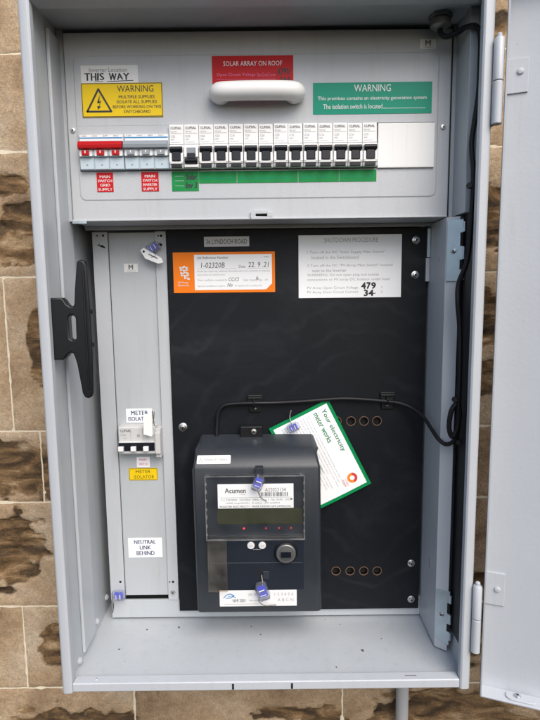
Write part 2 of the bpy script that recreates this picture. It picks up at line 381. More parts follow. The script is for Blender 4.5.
def sticker(parent, label, x0, x1, z0, z1, y, m, name='sticker', t=.5, bevel=0.0, tilt=0):
    g = G(); g.box(x0, x1, y - t, y - .02, z0, z1)
    if tilt:
        c = Vector(((x0+x1)/2, y, (z0+z1)/2)); g.xform(Matrix.Translation(c) @ Matrix.Rotation(R(tilt), 4, 'Y') @ Matrix.Translation(-c))
    o = g.build(name, m, parent, bevel=bevel); o['label'] = label; return o

def screw(parent, x, y, z, r=4, name='screw', m='steel', d=(0, -1, 0), slot=True, at=None, washer=0):
    g = G(); D = Vector(d).normalized()
    if washer: g.lathe((x, y, z), D, [(washer, 0), (washer, .8), (washer - .5, 1.1)], 24, 0); 
    h = 1.1 if washer else 0
    g.lathe((x, y, z), D, [(r, h), (r, h + r*.25), (r*.85, h + r*.5), (r*.45, h + r*.62)], 20, 0)
    c = Vector((x, y, z)) + D * (h + r*.66)
    if slot:
        u = D.orthogonal().normalized(); v = D.cross(u); a = random.random() * 3
        u, v = u * math.cos(a) + v * math.sin(a), v * math.cos(a) - u * math.sin(a)
        for p, q in ((u, v), (v, u)):
            g.face([c + p*r*.42 + q*r*.12, c + p*r*.42 - q*r*.12, c - p*r*.42 - q*r*.12, c - p*r*.42 + q*r*.12], 1); c = c + D * .03
    if washer:
        c = Vector((x, y, z)) + D * (h + r*.72); u = D.orthogonal().normalized(); v = D.cross(u)
        g.face([c + (u * math.cos(q * math.pi / 4) + v * math.sin(q * math.pi / 4)) * r * .44 for q in range(8)], 1)
    return g.build(name, [m, 'dark'], parent, at=at, fix=False)

# ------------------------------------------------------------------ the stone wall behind
wall = thing('stone_wall', 'tan sandstone block wall with pale mortar joints and dark broken faces behind the grey cabinet', 'wall', (0, 300, -500))
WY = 206
zl = [-600, -440, -300, -155, -12, 162, 276, 510, 688, 821, 960, 1100, 1250]
# per course: x of the vertical joints, and how broken each stone of the visible edge is
def course_joints(i):
    given = {3: [-900, -640, -405+12, -40, 285, 620, 900], 2: [-900, -560, -220, 122, 470, 900], 4: [-900, -700, -300, 60, 400, 900],
             6: [-900, -640, -385, -100, 230, 560, 900]}
    if i in given: return given[i]
    rr = random.Random(i * 31 + 5); x = -900; out = [x]
    while x < 900:
        x += rr.uniform(240, 400); out.append(min(x, 900))
    if out[-1] - out[-2] < 90: out.pop(-2)
    return out
# spalled hollows (x, z, rx, rz, depth) and broken bands
SP = [(-425, 85, 72, 62, 13), (-345, -85, 24, 36, 9), (-400, 640, 60, 22, 7), (-375, 560, 70, 26, 8), (-350, 590, 30, 30, 9), (-380, 215, 140, 44, 7),
      (-340, 400, 14, 60, 6), (330, 590, 60, 45, 13), (330, 440, 60, 42, 10), (345, 350, 30, 26, 8), (300, 850, 60, 25, 7),
      (-330, -235, 130, 40, 9), (30, -205, 55, 12, 6), (300, -225, 130, 60, 11), (330, 20, 40, 14, 6), (-410, 870, 40, 20, 4), (330, -60, 40, 50, 8), (90, -215, 40, 20, 7)]
def stone(x0, x1, z0, z1, seed):
    vis = (x1 > -460 and x0 < -230) or (z1 < 0 and z0 > -310 and x1 > -460 and x0 < 470) or (x1 > 290 and x0 < 400)
    vis = vis and z1 > -310 and z0 < 960
    st = 4.0 if vis else 40.0
    g0 = 1.15
    x0 += g0; x1 -= g0; z0 += g0; z1 -= g0
    nx = max(3, int((x1 - x0) / st)); nz = max(3, int((z1 - z0) / st))
    rr = random.Random(seed); base = rr.uniform(-.15, .12)
    vs = []; br = []
    for j in range(nz + 1):
        for i in range(nx + 1):
            x = x0 + (x1 - x0) * i / nx; z = z0 + (z1 - z0) * j / nz
            e = min(x - x0, x1 - x, z - z0, z1 - z)
            n1 = noise.noise(Vector((x * .011, seed * 3.1, z * .016))); n2 = noise.fractal(Vector((x * .03, seed, z * .06)), 1, 2, 5)
            y = WY + (n1 * 1.6 + n2 * .8) * min(1, e / 18); b = max(0, .06 + base * .6 + n2 * .22)
            for (sx, sz, rx, rz, dp) in SP:
                q = math.hypot((x - sx) / rx, (z - sz) / rz) + n2 * .38 + noise.noise(Vector((x * .05, 7, z * .05))) * .3
                if q < 1.15:
                    k = min(1, max(0, (1.15 - q) / .28)); k = k * k * (3 - 2 * k)
                    terr = math.floor((n2 + z * .05) * 2.2) * .0
                    y += k * dp * .62 * (.7 + .6 * noise.fractal(Vector((x * .022, 3, z * .065)), 1, 2, 5)) * min(1, e / 16)
                    b = max(b, .2 + .8 * k * (.75 + .5 * noise.noise(Vector((x * .018, 9, z * .03)))))
            if e < 1: y += .9
            # ragged arrises
            jx = noise.noise(Vector((x * .12, 1, z * .12))) * (.9 if vis else 0)
            vs.append((x + (jx if i in (0, nx) else 0), y, z + (jx if j in (0, nz) else 0))); br.append(b)
    g = G(); g.v = [Vector(p) for p in vs]
    for j in range(nz):
        for i in range(nx):
            a = j * (nx + 1) + i; g.f.append((a, a + 1, a + nx + 2, a + nx + 1)); g.m.append(0)
    # sides back into the wall
    ring = [i for i in range(nx + 1)] + [(j + 1) * (nx + 1) - 1 for j in range(1, nz + 1)] + [nz * (nx + 1) + i for i in range(nx - 1, -1, -1)] + [j * (nx + 1) for j in range(nz - 1, 0, -1)]
    k = len(g.v)
    for q in ring: p = g.v[q]; g.v.append(Vector((p.x, 300, p.z))); br.append(0)
    N = len(ring)
    for i in range(N):
        i2 = (i + 1) % N; g.f.append((ring[i2], ring[i], k + i, k + i2)); g.m.append(0)
    o = g.build('stone', 'stone', wall, fix=False)
    at = o.data.attributes.new('broken', 'FLOAT', 'POINT'); at.data.foreach_set('value', br)
sd = 0
for i in range(len(zl) - 1):
    js = course_joints(i)
    for a, b in zip(js, js[1:]):
        sd += 1; stone(a, b, zl[i], zl[i + 1], sd)
g = G()   # pale mortar in the joints, a little uneven
def strip(x0, z0, x1, z1, hw):
    n = max(2, int(math.hypot(x1 - x0, z1 - z0) / 12)); dx, dz = (0, 1) if z0 == z1 else (1, 0)
    k = len(g.v)
    for q in range(n + 1):
        x = x0 + (x1 - x0) * q / n; z = z0 + (z1 - z0) * q / n
        y = WY + 1.0 + noise.noise(Vector((x * .06, 5, z * .06))) * .9
        for sg in (-1, 1):
            g.v.append(Vector((x + sg * dx * hw, y, z + sg * dz * hw)))
    for q in range(n):
        a = k + q * 2; g.f.append((a, a + 1, a + 3, a + 2)); g.m.append(0)
for q in zl: strip(-900, q, 900, q, 3.2)
for q in range(len(zl) - 1):
    for x in course_joints(q): strip(x, zl[q] + 3.2, x, zl[q + 1] - 3.2, 3.2)
g.build('mortar', 'mortar', wall)

# conduit under the cabinet
cd = G(); cd.lathe((216, 190, 8), (0, 0, -1), [(10, 0), (10, 590)], 28); cd.lathe((216, 190, -4), (0, 0, -1), [(13, 0), (13, 10), (11, 12)], 28)
tag(cd.build('conduit_pipe', 'conduit'), 'pale grey conduit pipe running down the stone wall from under the cabinet', 'pipe')

# ------------------------------------------------------------------ the cabinet
cab = thing('electrical_cabinet', 'open grey powder coated metal switchboard cabinet mounted on the stone wall', 'cabinet', (0, 100, 0))
g = G(); g.box(-242, 247, 199, 200.5, 2, 800); g.build('back_panel', 'grey_in', cab)
for s, wx in ((-1, 242), (1, 247)):
    g = G(); a, b = sorted((s * wx, s * (wx + 1.5))); g.box(a, b, 10, 200, 2, 800); g.build('side_wall', 'grey_in', cab)
g = G(); g.box(-242, 247, 10, 199, 797, 798.5); g.build('ceiling_panel', 'grey_in', cab)
g = G(); g.box(-242, 247, 14, 199, 5, 6.5); g.build('floor_panel', 'grey_in', cab)
# rim members: rolled hollow section, long ones run past the short ones
for s in (-1, 1):
    g = G(); a, b = s * 250, s * 237.5
    prof = [(a, 3.5), (a + -s * 1.2, 1.2), (a - s * 3.5, 0), (b + s * 2, 0), (b, 1.8), (b, 10), (a, 10)]
    g.prism(prof, 'z', -1, 806); g.build('rim_post', 'grey', cab, bevel=.5)
g = G(); g.box(-237.4, 237.4, 1.2, 16, 0, 11.5); g.build('bottom_rim', 'grey', cab, bevel=1.5, seg=3)
g = G(); g.box(-237.4, 237.4, 1.2, 22, 790, 806); g.build('top_rim', 'grey', cab, bevel=1.5, seg=3)
for x in (-40.5, 31.8):
    g = G(); g.box(x - 1.3, x + 1.3, 1.0, 1.6, 1.5, 9); g.build('drain_slot', 'dark', cab)
screw(cab, -210, 9, 11.4, 2, d=(0, 0, 1), m='grey'); 
g = G(); g.box(172, 186, 8, 9.2, 11.4, 11.8); g.build('drain_slot', 'greyink', cab)
# left wall: raised strip, bolt heads, welded seam, marks
g = G(); g.box(-242.05, -237.6, 52, 96, 16, 786); g.build('mounting_strip', 'grey', cab, bevel=1.6)
g = G(); g.box(-242.05, -240.2, 100, 102.5, 18, 786); g.build('wall_fold', 'grey', cab, bevel=.6)
for y, z in ((40, 14), (112, 22), (160, 30)):
    g = G(); g.lathe((-242, y, z), (1, 0, 0), [(4.5, 0), (4.5, 2), (3, 3.6), (1, 4.2)], 16); g.build('bolt_head', 'grey', cab)
for y, z in ((60, 780),):
    g = G(); g.lathe((-242, y, z), (1, 0, 0), [(4.5, 0), (4.5, 2), (3, 3.4)], 16); g.build('bolt_head', 'midgrey', cab)
# mounting frame around the escutcheon
g = G(); g.box(-241.9, -233.4, 84, 88, 574, 797); g.build('panel_frame', 'grey_in', cab, bevel=.6)
g = G(); g.prism([(233.2, 84), (237.5, 84), (237.5, 40), (246.9, 40), (246.9, 88), (233.2, 88)], 'z', 574, 797); g.build('panel_frame', 'grey_in', cab, bevel=.6)
# ledge under the board
g = G(); g.box(-228, 226, 140, 142, 9, 37); g.box(-228, 226, 142, 143.6, 35.5, 37); g.box(-143, 226, 143.6, 165, 35.5, 37); g.box(-228, -226.5, 142, 165, 9, 35.5); g.build('bottom_ledge', 'grey_in', cab, bevel=.6)
g = G(); g.box(-234, 226, 128, 131, 571, 573); g.box(-234, 226, 131, 133, 568.5, 573); g.build('top_ledge', 'grey_in', cab)
# folded panel on the right, leaning out to the front
g = G(); g.prism([(226, 165), (226, 68), (239.2, 57), (240.2, 58.3), (227.8, 68.8), (227.8, 165)], 'z', 9, 572)
g.build('inner_side_panel', 'grey', cab, bevel=.5)
g = G(); g.box(243.9, 246.9, 11, 62, 40, 590); g.build('gap_shade_strip', 'rubber', cab, bevel=.8)  # black strip stands in for the shade in the gap beside the panel
# slots and scratches on the folded panel
g = G(); g.box(225.7, 225.9, 92, 94, 520, 526); g.build('punched_mark', 'midgrey', cab)
g = G(); g.prism([(100, 118), (102, 118), (98, 104), (96.5, 106)], 'x', 225.7, 225.9); g.build('punched_mark', 'greyink', cab)
# zinc hinge plates
dirx = Vector((239.2 - 226, 57 - 68, 0)).normalized()      # along the slanting face
nrm = Vector((-abs(dirx.y), -abs(dirx.x), 0)).normalized()
def hinge_plate(z0, z1, off, yslant):
    base = Vector((226, 68, 0)); g = G()
    def pt(u, z, n=0): p = base + dirx * u + nrm * n; return (p.x, p.y, z)
    u0, u1 = off, off + 19.5
    def quadbox(u0, u1, z0a, z0b, z1a, z1b, n0, n1, mi=0):
        k = len(g.v)
        g.v += [Vector(q) for q in (pt(u0, z0a, n0), pt(u1, z0b, n0), pt(u1, z0b, n1), pt(u0, z0a, n1), pt(u0, z1a, n0), pt(u1, z1b, n0), pt(u1, z1b, n1), pt(u0, z1a, n1))]
        for q in ((0,1,5,4),(1,2,6,5),(2,3,7,6),(3,0,4,7),(4,5,6,7),(3,2,1,0)): g.f.append(tuple(k + i for i in q)); g.m.append(mi)
    quadbox(u0, u1, z0, z0 - yslant, z1, z1 + yslant * .4, .3, 1.8)
    o = g.build('hinge_plate', 'galv', cab, bevel=.4)
    H = z1 - z0; g = G()
    for a, b in ((.02, .18), (.36, .56), (.80, .96)):       # rolled knuckles with dark gaps between
        c = pt(u1 + 1.2, z0 + H * a, 1.6); g.lathe(c, (0, 0, 1), [(1.6, 0), (1.6, H * (b - a))], 12)
    g.build('hinge_knuckle', 'galv', o)
    g = G()
    for a, b in ((.19, .35), (.57, .79)):
        quadbox(u1 - 3.2, u1 + .2, z0 + H * a, z0 + H * a, z0 + H * b, z0 + H * b, 1.8, 1.95)
    g.build('hinge_slot', 'dark', o)
    c = pt((u0 + u1) / 2 - 1, (z0 + z1) / 2, 1.8); screw(o, *c, r=3.2, d=nrm, name='screw')
    return o
hinge_plate(495, 568, 2, 0); hinge_plate(26, 92, .5, 7)
g = G(); g.box(221.5, 225.6, 131, 136, 528, 566); g.build('hinge_leaf', 'galv', cab, bevel=.3)
g = G(); g.box(220.5, 225.6, 132, 136, 496, 527); g.build('hinge_leaf', 'grey', cab, bevel=.3)
# cable gland through the ceiling
g = G(); g.lathe((209, 58, 797), (0, 0, -1), [(13.5, 0), (13.5, 5)], 6, 0); g.lathe((209, 58, 792), (0, 0, -1), [(10, 0), (11.5, 1), (11.5, 8), (8.5, 10), (5, 11)], 24, 0)
g.build('cable_gland', 'port', cab, bevel=.5)
# black cleat-shaped handle on the left rim
hp = [(-239.5, 481), (-226, 481), (-222.5, 478), (-220, 473.5), (-217, 471), (-213.5, 471), (-211.8, 474), (-210.5, 490), (-207, 517), (-206.5, 521.5), (-202, 523.5), (-197.5, 521.5), (-195.8, 517),
      (-194.5, 480), (-194.2, 420), (-195.5, 372), (-197, 367), (-201.5, 364.5), (-206, 366.5), (-208, 371), (-212.5, 405), (-214.5, 413), (-216, 417), (-218.5, 418.5), (-221.5, 417), (-224.5, 413), (-228.5, 410), (-242.5, 410)]
hp2 = [(x, z) for x, z in hp]
hole = [(-215.5 + 4.2 * math.cos(a), (457 if math.sin(a) >= 0 else 437) + 4.2 * math.sin(a)) for a in [math.pi * 2 * i / 16 for i in range(16)]]
bm = bmesh.new()
def loopverts(pts, y): return [bm.verts.new((x * MM, (y - 100) * MM, z * MM)) for x, z in pts]
fo, fh = loopverts(hp2, 10.6), loopverts(hole, 10.6)
ed = []
for l in (fo, fh):
    for i in range(len(l)): ed.append(bm.edges.new((l[i], l[(i + 1) % len(l)])))
bmesh.ops.triangle_fill(bm, edges=ed, use_beauty=True)
ret = bmesh.ops.extrude_face_region(bm, geom=bm.faces[:])
for v_ in ret['geom']:
    if isinstance(v_, bmesh.types.BMVert): v_.co.y += 13 * MM
bmesh.ops.recalc_face_normals(bm, faces=bm.faces)
me = bpy.data.meshes.new('handle'); bm.to_mesh(me); bm.free(); me.materials.append(M['black']); me.shade_smooth(); me.set_sharp_from_angle(angle=R(35))
han = bpy.data.objects.new('handle', me); col.objects.link(han); han.parent = cab; W[han] = W[cab]; han['label'] = 'black cleat-shaped handle inside the left rim'
b_ = han.modifiers.new('Bevel', 'BEVEL'); b_.width = 2.2 * MM; b_.segments = 3; b_.limit_method = 'ANGLE'; b_.angle_limit = R(50); b_.harden_normals = True
g = G(); g.box(-200.5, -198.5, 8.9, 11, 376, 512); g.build('handle_rib', 'black', han, bevel=.8)
for z in (427, 465):
    g = G(); g.lathe((-194.6, 17, z), (1, 0, 0), [(2.6, 0), (2.6, .9)], 12); g.build('handle_plug', 'dark', han)

# door, swung open past the right edge
door_g = G(); DH = 806
door_g.box(0, 480, 20.5, 22, -3, DH); dz = -3
door_g.box(0, 1.5, 0, 20.5, -3, DH); door_g.box(1.5, 478.5, 0, 20.5, -3, -1.5); door_g.box(1.5, 478.5, 0, 20.5, DH - 1.5, DH); door_g.box(478.5, 480, 0, 20.5, -3, DH)
door = door_g.build('cabinet_door', 'door', cab, bevel=.7, at=(0, 0, 0))
door['label'] = 'grey cabinet door swung open to the right'
hx, hy = 258.5, -9
door.location = ((hx - 0) * MM, (hy - 100) * MM, 0); door.rotation_euler = (0, 0, R(-21))
for z0, z1 in ((693, 728), (107, 148)):
    g = G(); g.box(1.6, 23, 18.6, 20.4, z0, z1); g.build('hinge_bracket', 'door', door, bevel=.4, at=(0, 0, 0))
    screw(door, 15, 18.5, (z0 + z1) / 2 + (4 if z0 > 500 else 0), 3.4, m='door', at=(0, 0, 0), slot=False)
g = G(); N = 24
pl = [(46 + (10 if math.cos(a) > 0 else -10) + 7 * math.cos(a), 10 + 7 * math.sin(a)) for a in [2 * math.pi * i / N for i in range(N)]]
g.prism(pl, 'z', -1.4, .6); g.build('latch_boss', 'door', door, bevel=.6, at=(0, 0, 0))
screw(door, 42, 10, .6, 4, d=(0, 0, 1), m='steel', at=(0, 0, 0))
g = G(); g.tube([(26, 19, 8), (30, 19, 9), (38, 19, 7)], .3, 6); 
# seal line glued inside the door edge
for za, zb in ((659, 746), (51, 137)):
    g = G(); zm = (za + zb) / 2
    g.lathe((253.2, -3, za), (0, 0, 1), [(4.6, 0), (5.4, .8), (5.4, zm - za - 1.2), (4.9, zm - za - .5)], 20)
    g.lathe((253.2, -3, zm + .3), (0, 0, 1), [(4.9, 0), (5.4, .7), (5.4, zb - zm - 2.5), (4.2, zb - zm - .6)], 20)
    g.lathe((253.2, -3, zb - 1), (0, 0, 1), [(2.8, 0), (2.8, 4), (2, 5)], 16)
    g.build('hinge_barrel', 'grey', cab)
    g = G(); g.box(250.2, 252, -2, 14, za, zm - 1); g.build('hinge_flap', 'grey', cab)

# ------------------------------------------------------------------ escutcheon with stickers
esc = thing('escutcheon_panel', 'light grey escutcheon panel with warning labels across the top of the cabinet', 'panel', (0, 100, 573))
def rrect(x0, x1, z0, z1, r, y, n=4):
    out = []
    for cx, cz, a0 in ((x1 - r, z1 - r, 0), (x0 + r, z1 - r, 90), (x0 + r, z0 + r, 180), (x1 - r, z0 + r, 270)):
        for i in range(n + 1):
            a = R(a0 + 90 * i / n); out.append((cx + r * math.cos(a), y, cz + r * math.sin(a)))
    return out
loops = [rrect(-231, 229.5, 574, 791, 1.0, 126), rrect(-232, 230.5, 573, 792, 1.2, 126), rrect(-232, 230.5, 573, 792, 1.2, 81.2), rrect(-230.8, 229.3, 574.2, 790.8, 1.5, 80),
         rrect(-221.5, 216, 598, 766, 8, 80), rrect(-219.8, 214.3, 599.6, 764.4, 6.6, 79.2), rrect(-219, 211.6, 632.6, 686, .3, 79.2), rrect(-219, 211.6, 632.6, 686, .3, 90)]
g = G(); N = len(loops[0])
for l in loops: g.v += [Vector(p) for p in l]
for j in range(len(loops) - 1):
    for i in range(N):
        i2 = (i + 1) % N; g.f.append((j*N + i, j*N + i2, (j+1)*N + i2, (j+1)*N + i)); g.m.append(0)
g.build('front_sheet', 'esc', esc, smooth=False)
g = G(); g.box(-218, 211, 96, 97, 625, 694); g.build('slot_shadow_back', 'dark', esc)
g = G(); g.box(-218.9, -109.1, 79.3, 81, 675.0, 685.9); g.build('slot_infill', 'esc', esc)
# moulded pull handle
g = G(); g.tube([(-42, 79, 718.5), (-42, 66, 718), (-34, 60.5, 717.5), (0, 59, 717.5), (28, 60.5, 717.5), (36, 66, 718), (36, 79, 718.5)], 10.6, 20, sub=8)
g.xform(Matrix.Translation((-2, 0, 0)) @ Matrix.Scale(1.14, 4, (1, 0, 0)) @ Matrix.Translation((3, 0, 0)))
g.build('pull_handle', 'white', esc)
for x, z in ((-225.5, 681), (222.1, 680)): screw(esc, x, 80, z, 3.2)
g = G(); g.box(-12, 14, 75.5, 80, 573.2, 576.5); g.box(-12, -6, 75.5, 80, 576.5, 582.5); g.box(8, 14, 75.5, 80, 576.5, 582.5); g.box(-9, 11, 76.5, 80, 580, 584.5); g.build('latch_tab', 'esc', esc, bevel=.6)
g = G(); g.box(-6, 8, 79.5, 79.9, 576.4, 580.2); g.build('latch_slot', 'dark', esc)
g = G(); g.prism([(-231.5, 573.5), (229.8, 573.5), (229.8, 575.5), (-231.5, 575.5)], 'y', 77.5, 80); g.build('bottom_fold', 'esc', esc, bevel=.6)
g = G(); g.box(-231.6, -214, 76.5, 77.6, 570.5, 574.2); g.build('corner_clip', 'galv', esc, bevel=.3)
FY = 79.2
# inverter location tag, partly under the yellow label
s = sticker(esc, 'white label reading THIS WAY above the yellow warning', -212, -144, 733, 754.5, FY, 'gwhite')
i = Ink(FY - .62); i.text('Inverter Location', -202, -157, 747, 751.8, 1)
x = -207.5
for ch, wd in zip('THIS', (6, 6, 1.3, 5)): i.text(ch, x, x + wd, 738 + random.uniform(-.8, .8), 745.8, 0, .03, 0, random.uniform(-5, 5)); x += wd + 1.5
x = -178.5
for ch, wd in zip('WAY', (8.5, 7, 7)): i.text(ch, x, x + wd, 737.8 + random.uniform(-.8, .8), 745.5, 0, .03, 0, random.uniform(-5, 5)); x += wd + .7
i.line([(-181, 736.2), (-150, 737.2)], .8); i.line([(-196, 736), (-186, 736.3)], .6); i.print(s, ['ink', 'greyink'])
s = sticker(esc, 'yellow warning label with black lightning triangle', -212.5, -115.5, 695.5, 734.5, FY - .3, 'yellow', t=.8)
i = Ink(FY - 1.25); bw = .8
i.rect(-212.2, -115.8, 734.2 - bw, 734.2); i.rect(-212.2, -115.8, 695.8, 695.8 + bw); i.rect(-212.2, -212.2 + bw, 696.6, 733.4); i.rect(-115.8 - bw, -115.8, 696.6, 733.4)
tri = [(-206.5, 702), (-177.5, 702), (-192, 727.5)]
i.line(tri + [tri[0]], 2.2)
i.poly([(-190.5, 721), (-194.3, 711.8), (-191.6, 712.2)]); i.poly([(-194.3, 711.8), (-188.8, 714.9), (-191.4, 711.4)]); i.poly([(-188.8, 714.9), (-192.6, 705.5), (-191.3, 710.6)])
i.poly([(-193.5, 704), (-189.7, 707.8), (-194.2, 708.4)])
i.text('WARNING', -169.5, -126, 724, 731.5, 0, .006)
for k, t in enumerate(('MULTIPLE SUPPLIES', 'ISOLATE ALL SUPPLIES', 'BEFORE WORKING ON THIS', 'SWITCHBOARD')):
    hw = (21.5, 24, 29, 16)[k]; i.text(t, -146.5 - hw, -146.5 + hw, 716.6 - k * 5.6, 720.2 - k * 5.6, 0, .012)
i.print(s, ['ink'])
s = sticker(esc, 'red solar array label behind the white pull handle', -55.5, 41.3, 716, 763.5, FY, 'redlabel')
i = Ink(FY - .62); i.text('SOLAR ARRAY ON ROOF', -42, 28, 752, 757.4, 0); i.text('Open Circuit Voltage', -50, -4, 739.8, 744.2, 1); i.text('Short Circuit Current', -2, 20, 739.8, 744.2, 1)
i.text('479V', 22, 38, 741, 749, 2, .02, .2); i.text('34A', 24, 38, 733.5, 739.5, 2, .02, .2); i.rect(-50, 20, 736.8, 737.2, 1); i.print(s, ['whiteink', 'pinkink', 'ink'])
s = sticker(esc, 'green warning label about the generation system', 64.8, 207.5, 696, 732, FY, 'greenlabel')
i = Ink(FY - .62); i.text('WARNING', 114, 158, 721.5, 729.5, 0)
i.text('This premises contains an electricity generation system', 70.5, 201, 711, 716.2, 0); i.text('The isolation switch is located', 77, 148, 702, 707.4, 0); i.rect(149, 200, 702, 702.5, 0); i.print(s, ['whiteink'])
s = sticker(esc, 'small white asset tag in the top right corner', 192, 211, 769, 780, 80, 'gwhite')
i = Ink(79.38); i.text('M', 198.5, 204.5, 773, 778.5, 0, .05); i.text('switchboard', 196, 207, 770.4, 771.8, 1); i.print(s, ['greyink', 'greyink'])
for k, (x0, x1, tt) in enumerate(((-199.5, -179.5, ('MAIN', 'SWITCH', 'GRID', 'SUPPLY')), (-145, -124, ('MAIN', 'SWITCH', 'INVERTER', 'SUPPLY')))):
    s = sticker(esc, ('small red main switch label under the red handled switch', 'small red inverter supply label under the grey handled switch')[k], x0, x1, 608.5, 631.5, FY, 'redlabel')
    i = Ink(FY - .62)
    for q, t in enumerate(tt): hw = min(8.6, len(t) * 1.55); c = (x0 + x1) / 2; i.text(t, c - hw, c + hw, 624.9 - q * 5, 628 - q * 5, 0, .01)
    i.print(s, ['whiteink'])
s = sticker(esc, 'green marker label with black handwriting under the first two breakers', -107.8, -75, 608.3, 631.8, FY, 'green')
i = Ink(FY - .62)
for z in (626, 620.5, 614.5): i.rect(-104, -93, z, z + .3, 1)
i.text('Solar', -90.5, -77, 621.5, 629, 0, .03, .2); i.text('Inv 3', -91, -77, 611.5, 619, 0, .03, .2); i.print(s, ['ink', 'whiteink'])
for x0, x1 in ((-74.6, -28.5), (-27.9, 46.2), (46.8, 96.3), (96.9, 142)):
    s = sticker(esc, None or 'green circuit marker strip below the breakers', x0, x1, 617.3, 631.4, FY, 'green', name='marker_strip')
    i = Ink(FY - .62); x = x0 + 3
    rr = random.Random(int(x0))
    while x < x1 - 8:
        wd = rr.uniform(5, 9); i.text(rr.choice(['Lights', 'Power', 'Oven', 'Shed', 'Pump', 'Spare']), x, x + wd, 621.5 + rr.uniform(-.5, .5), 625.5, 0, .0, .2); x += wd + 3
    i.print(s, ['greenlabel'])
# blank pole fillers
g = G(); g.box(143, 211.2, 76.4, 90, 632.8, 684.5)
for k in range(4): g.box(143.4 + k * 17, 143.4 + k * 17 + 16.4, 76.15, 76.5, 633.4, 683.9)
g.build('blank_filler', 'white', esc, bevel=.3)

# ------------------------------------------------------------------ switches and breakers
def main_switch(x0, barmat, label, words):
    t = thing('main_switch', label, 'switch', (x0 + 27, 78, 633), 'three pole main switches at the left end of the row')
    g = G(); g.prism([(95, 674.8), (76, 674.8), (75, 673.6), (74.5, 665), (70.5, 663.5), (69.5, 657), (70.5, 649.5), (74, 647), (74.5, 633.5), (95, 633.5)], 'x', x0 + .3, x0 + 53.7, 0)
    g.build('body', 'paleblue', t, bevel=.6)
    g = G(); g.box(x0 + .9, x0 + 53.1, 73.6, 75.2, 665.2, 674.2); g.build('label_plate', 'white', t)
    i = Ink(73.4); i.rect(x0 + 1.2, x0 + 52.8, 669.8, 671.2, 1)
    for k in range(4): i.text(('125', 'HAG', '3P', 'IEC')[k], x0 + 3 + k * 13, x0 + 9 + k * 13, 672, 673.6, 0)
    i.rect(x0 + 1.2, x0 + 52.8, 665.4, 667.4, 2); i.print(t, ['greyink', 'cyanink', 'paleblue'])
    g = G(); g.prism([(73, 666.5), (66.5, 665), (64.4, 661), (65.0, 656.8), (71, 655.2)], 'x', x0 + .6, x0 + 53.4); g.build('handle_bar', barmat, t, bevel=.7)
    for k in range(3):
        c = x0 + 9 + 18 * k
        g = G(); g.box(c - 7.6, c + 7.6, 69.2, 71, 648.4, 656.2); g.build('window_surround', 'white', t, bevel=.4)
        g = G(); g.box(c - 4.4, c + 4.4, 66.8, 69.3, 649.2, 654.8); o = g.build('toggle', barmat, t, bevel=.5)
        i = Ink(66.7); i.text('I', c - .5, c + .5, 651.5, 654.5, 0, .02); i.print(o, ['whiteink'])
        g = G(); g.box(c - 8.2, c + 8.2, 72.6, 75, 634.2, 647.2); g.lathe((c, 72.7, 639), (0, -1, 0), [(1.2, 0), (1.2, .15)], 10, 1)
        g.build('terminal_cover', ['paleblue', 'midgrey'], t, bevel=.5)
main_switch(-217.2, 'red', 'pale blue three pole switch with red handle bar, leftmost in the row', None)
main_switch(-163.0, 'midgrey', 'pale blue three pole switch with grey handle bar beside the red one', None)

def breaker(x0, on, label):
    P = 17.9
    t = thing('circuit_breaker', label, 'circuit breaker', (x0 + P / 2, 78, 633), 'single pole circuit breakers in the row')
    a, b = x0 + .25, x0 + P - .25; c = (a + b) / 2
    g = G(); g.prism([(95, 685.3), (76.2, 685.3), (75, 684.2), (74.6, 661.5), (71.5, 660), (70, 658), (70, 637), (72, 633.8), (95, 633.8)], 'x', a, b); g.build('body', 'white', t, bevel=.5)
    g = G(); g.box(c - 7.1, c + 7.1, 69.7, 69.98, 638.8, 657.4); g.build('toggle_slot', 'dark' if on else 'midgrey', t)
    g = G()
    if on:
        g.prism([(71, 658.4), (66.2, 658), (64.9, 655.3), (65.9, 652.5), (69, 651.8)], 'x', c - 7.6, c + 7.6)
        g.box(c - 4.8, c + 4.8, 66.8, 69.7, 641.6, 652.2)
    else:
        g.prism([(71, 644.4), (66.2, 644), (64.6, 641.5), (65.9, 639), (69, 638.2)], 'x', c - 7.6, c + 7.6)
        g.box(c - 4.6, c + 4.6, 66.8, 69.7, 644.2, 650.5)
    g.build('toggle', 'toggle', t, bevel=.5)
    for q in (-1, 1):      # white shoulders each side of the toggle
        g = G(); e0, e1 = sorted((c + q * 5.3, c + q * 8.4)); g.box(e0, e1, 67.6, 70.1, 640 if on else 646, 651 if on else 657.5); g.build('shoulder', 'white', t, bevel=.5)
    g = G(); g.box(c - 8.3, c + 8.3, 68.2, 70.2, 638.6 if on else 634.4, 641.6 if on else 637.6); g.build('lower_bar', 'white', t, bevel=.4)
    if on: g = G(); g.box(c - 6.2, c + 6.2, 68.8, 72, 634.2, 638); g.build('indicator_window', 'toggle', t, bevel=.3)
    i = Ink(74.42 ); i.y = 74.35
    i.text('CLIPSAL', c - 6.8, c + 6.2, 679.8, 682.6, 0, .015)
    i.text('RESI MAX', c - 7, c + .5, 676.2, 677.8, 1); i.text(rb.choice(['C16', 'C20', 'C16', 'C10', 'C32']), c - 7, c - 1.5, 670.3, 672.8, 1); i.text('6000', c - 7, c - 2.8, 667, 668.8, 1)
    i.rect(c - 7, c + 6.9, 674.9, 675.2, 1); i.rect(c - 7, c + 4, 664.6, 664.9, 1); i.rect(a + .3, b - .3, 661.9, 662.6, 1)
    i.print(t, ['greyink', 'faintink'])
    t.location += Vector((0, rb.uniform(-.35, .25), rb.uniform(-.3, .3))) * MM; t.rotation_euler = (R(rb.uniform(-.3, .3)), R(rb.uniform(-.25, .25)), 0)
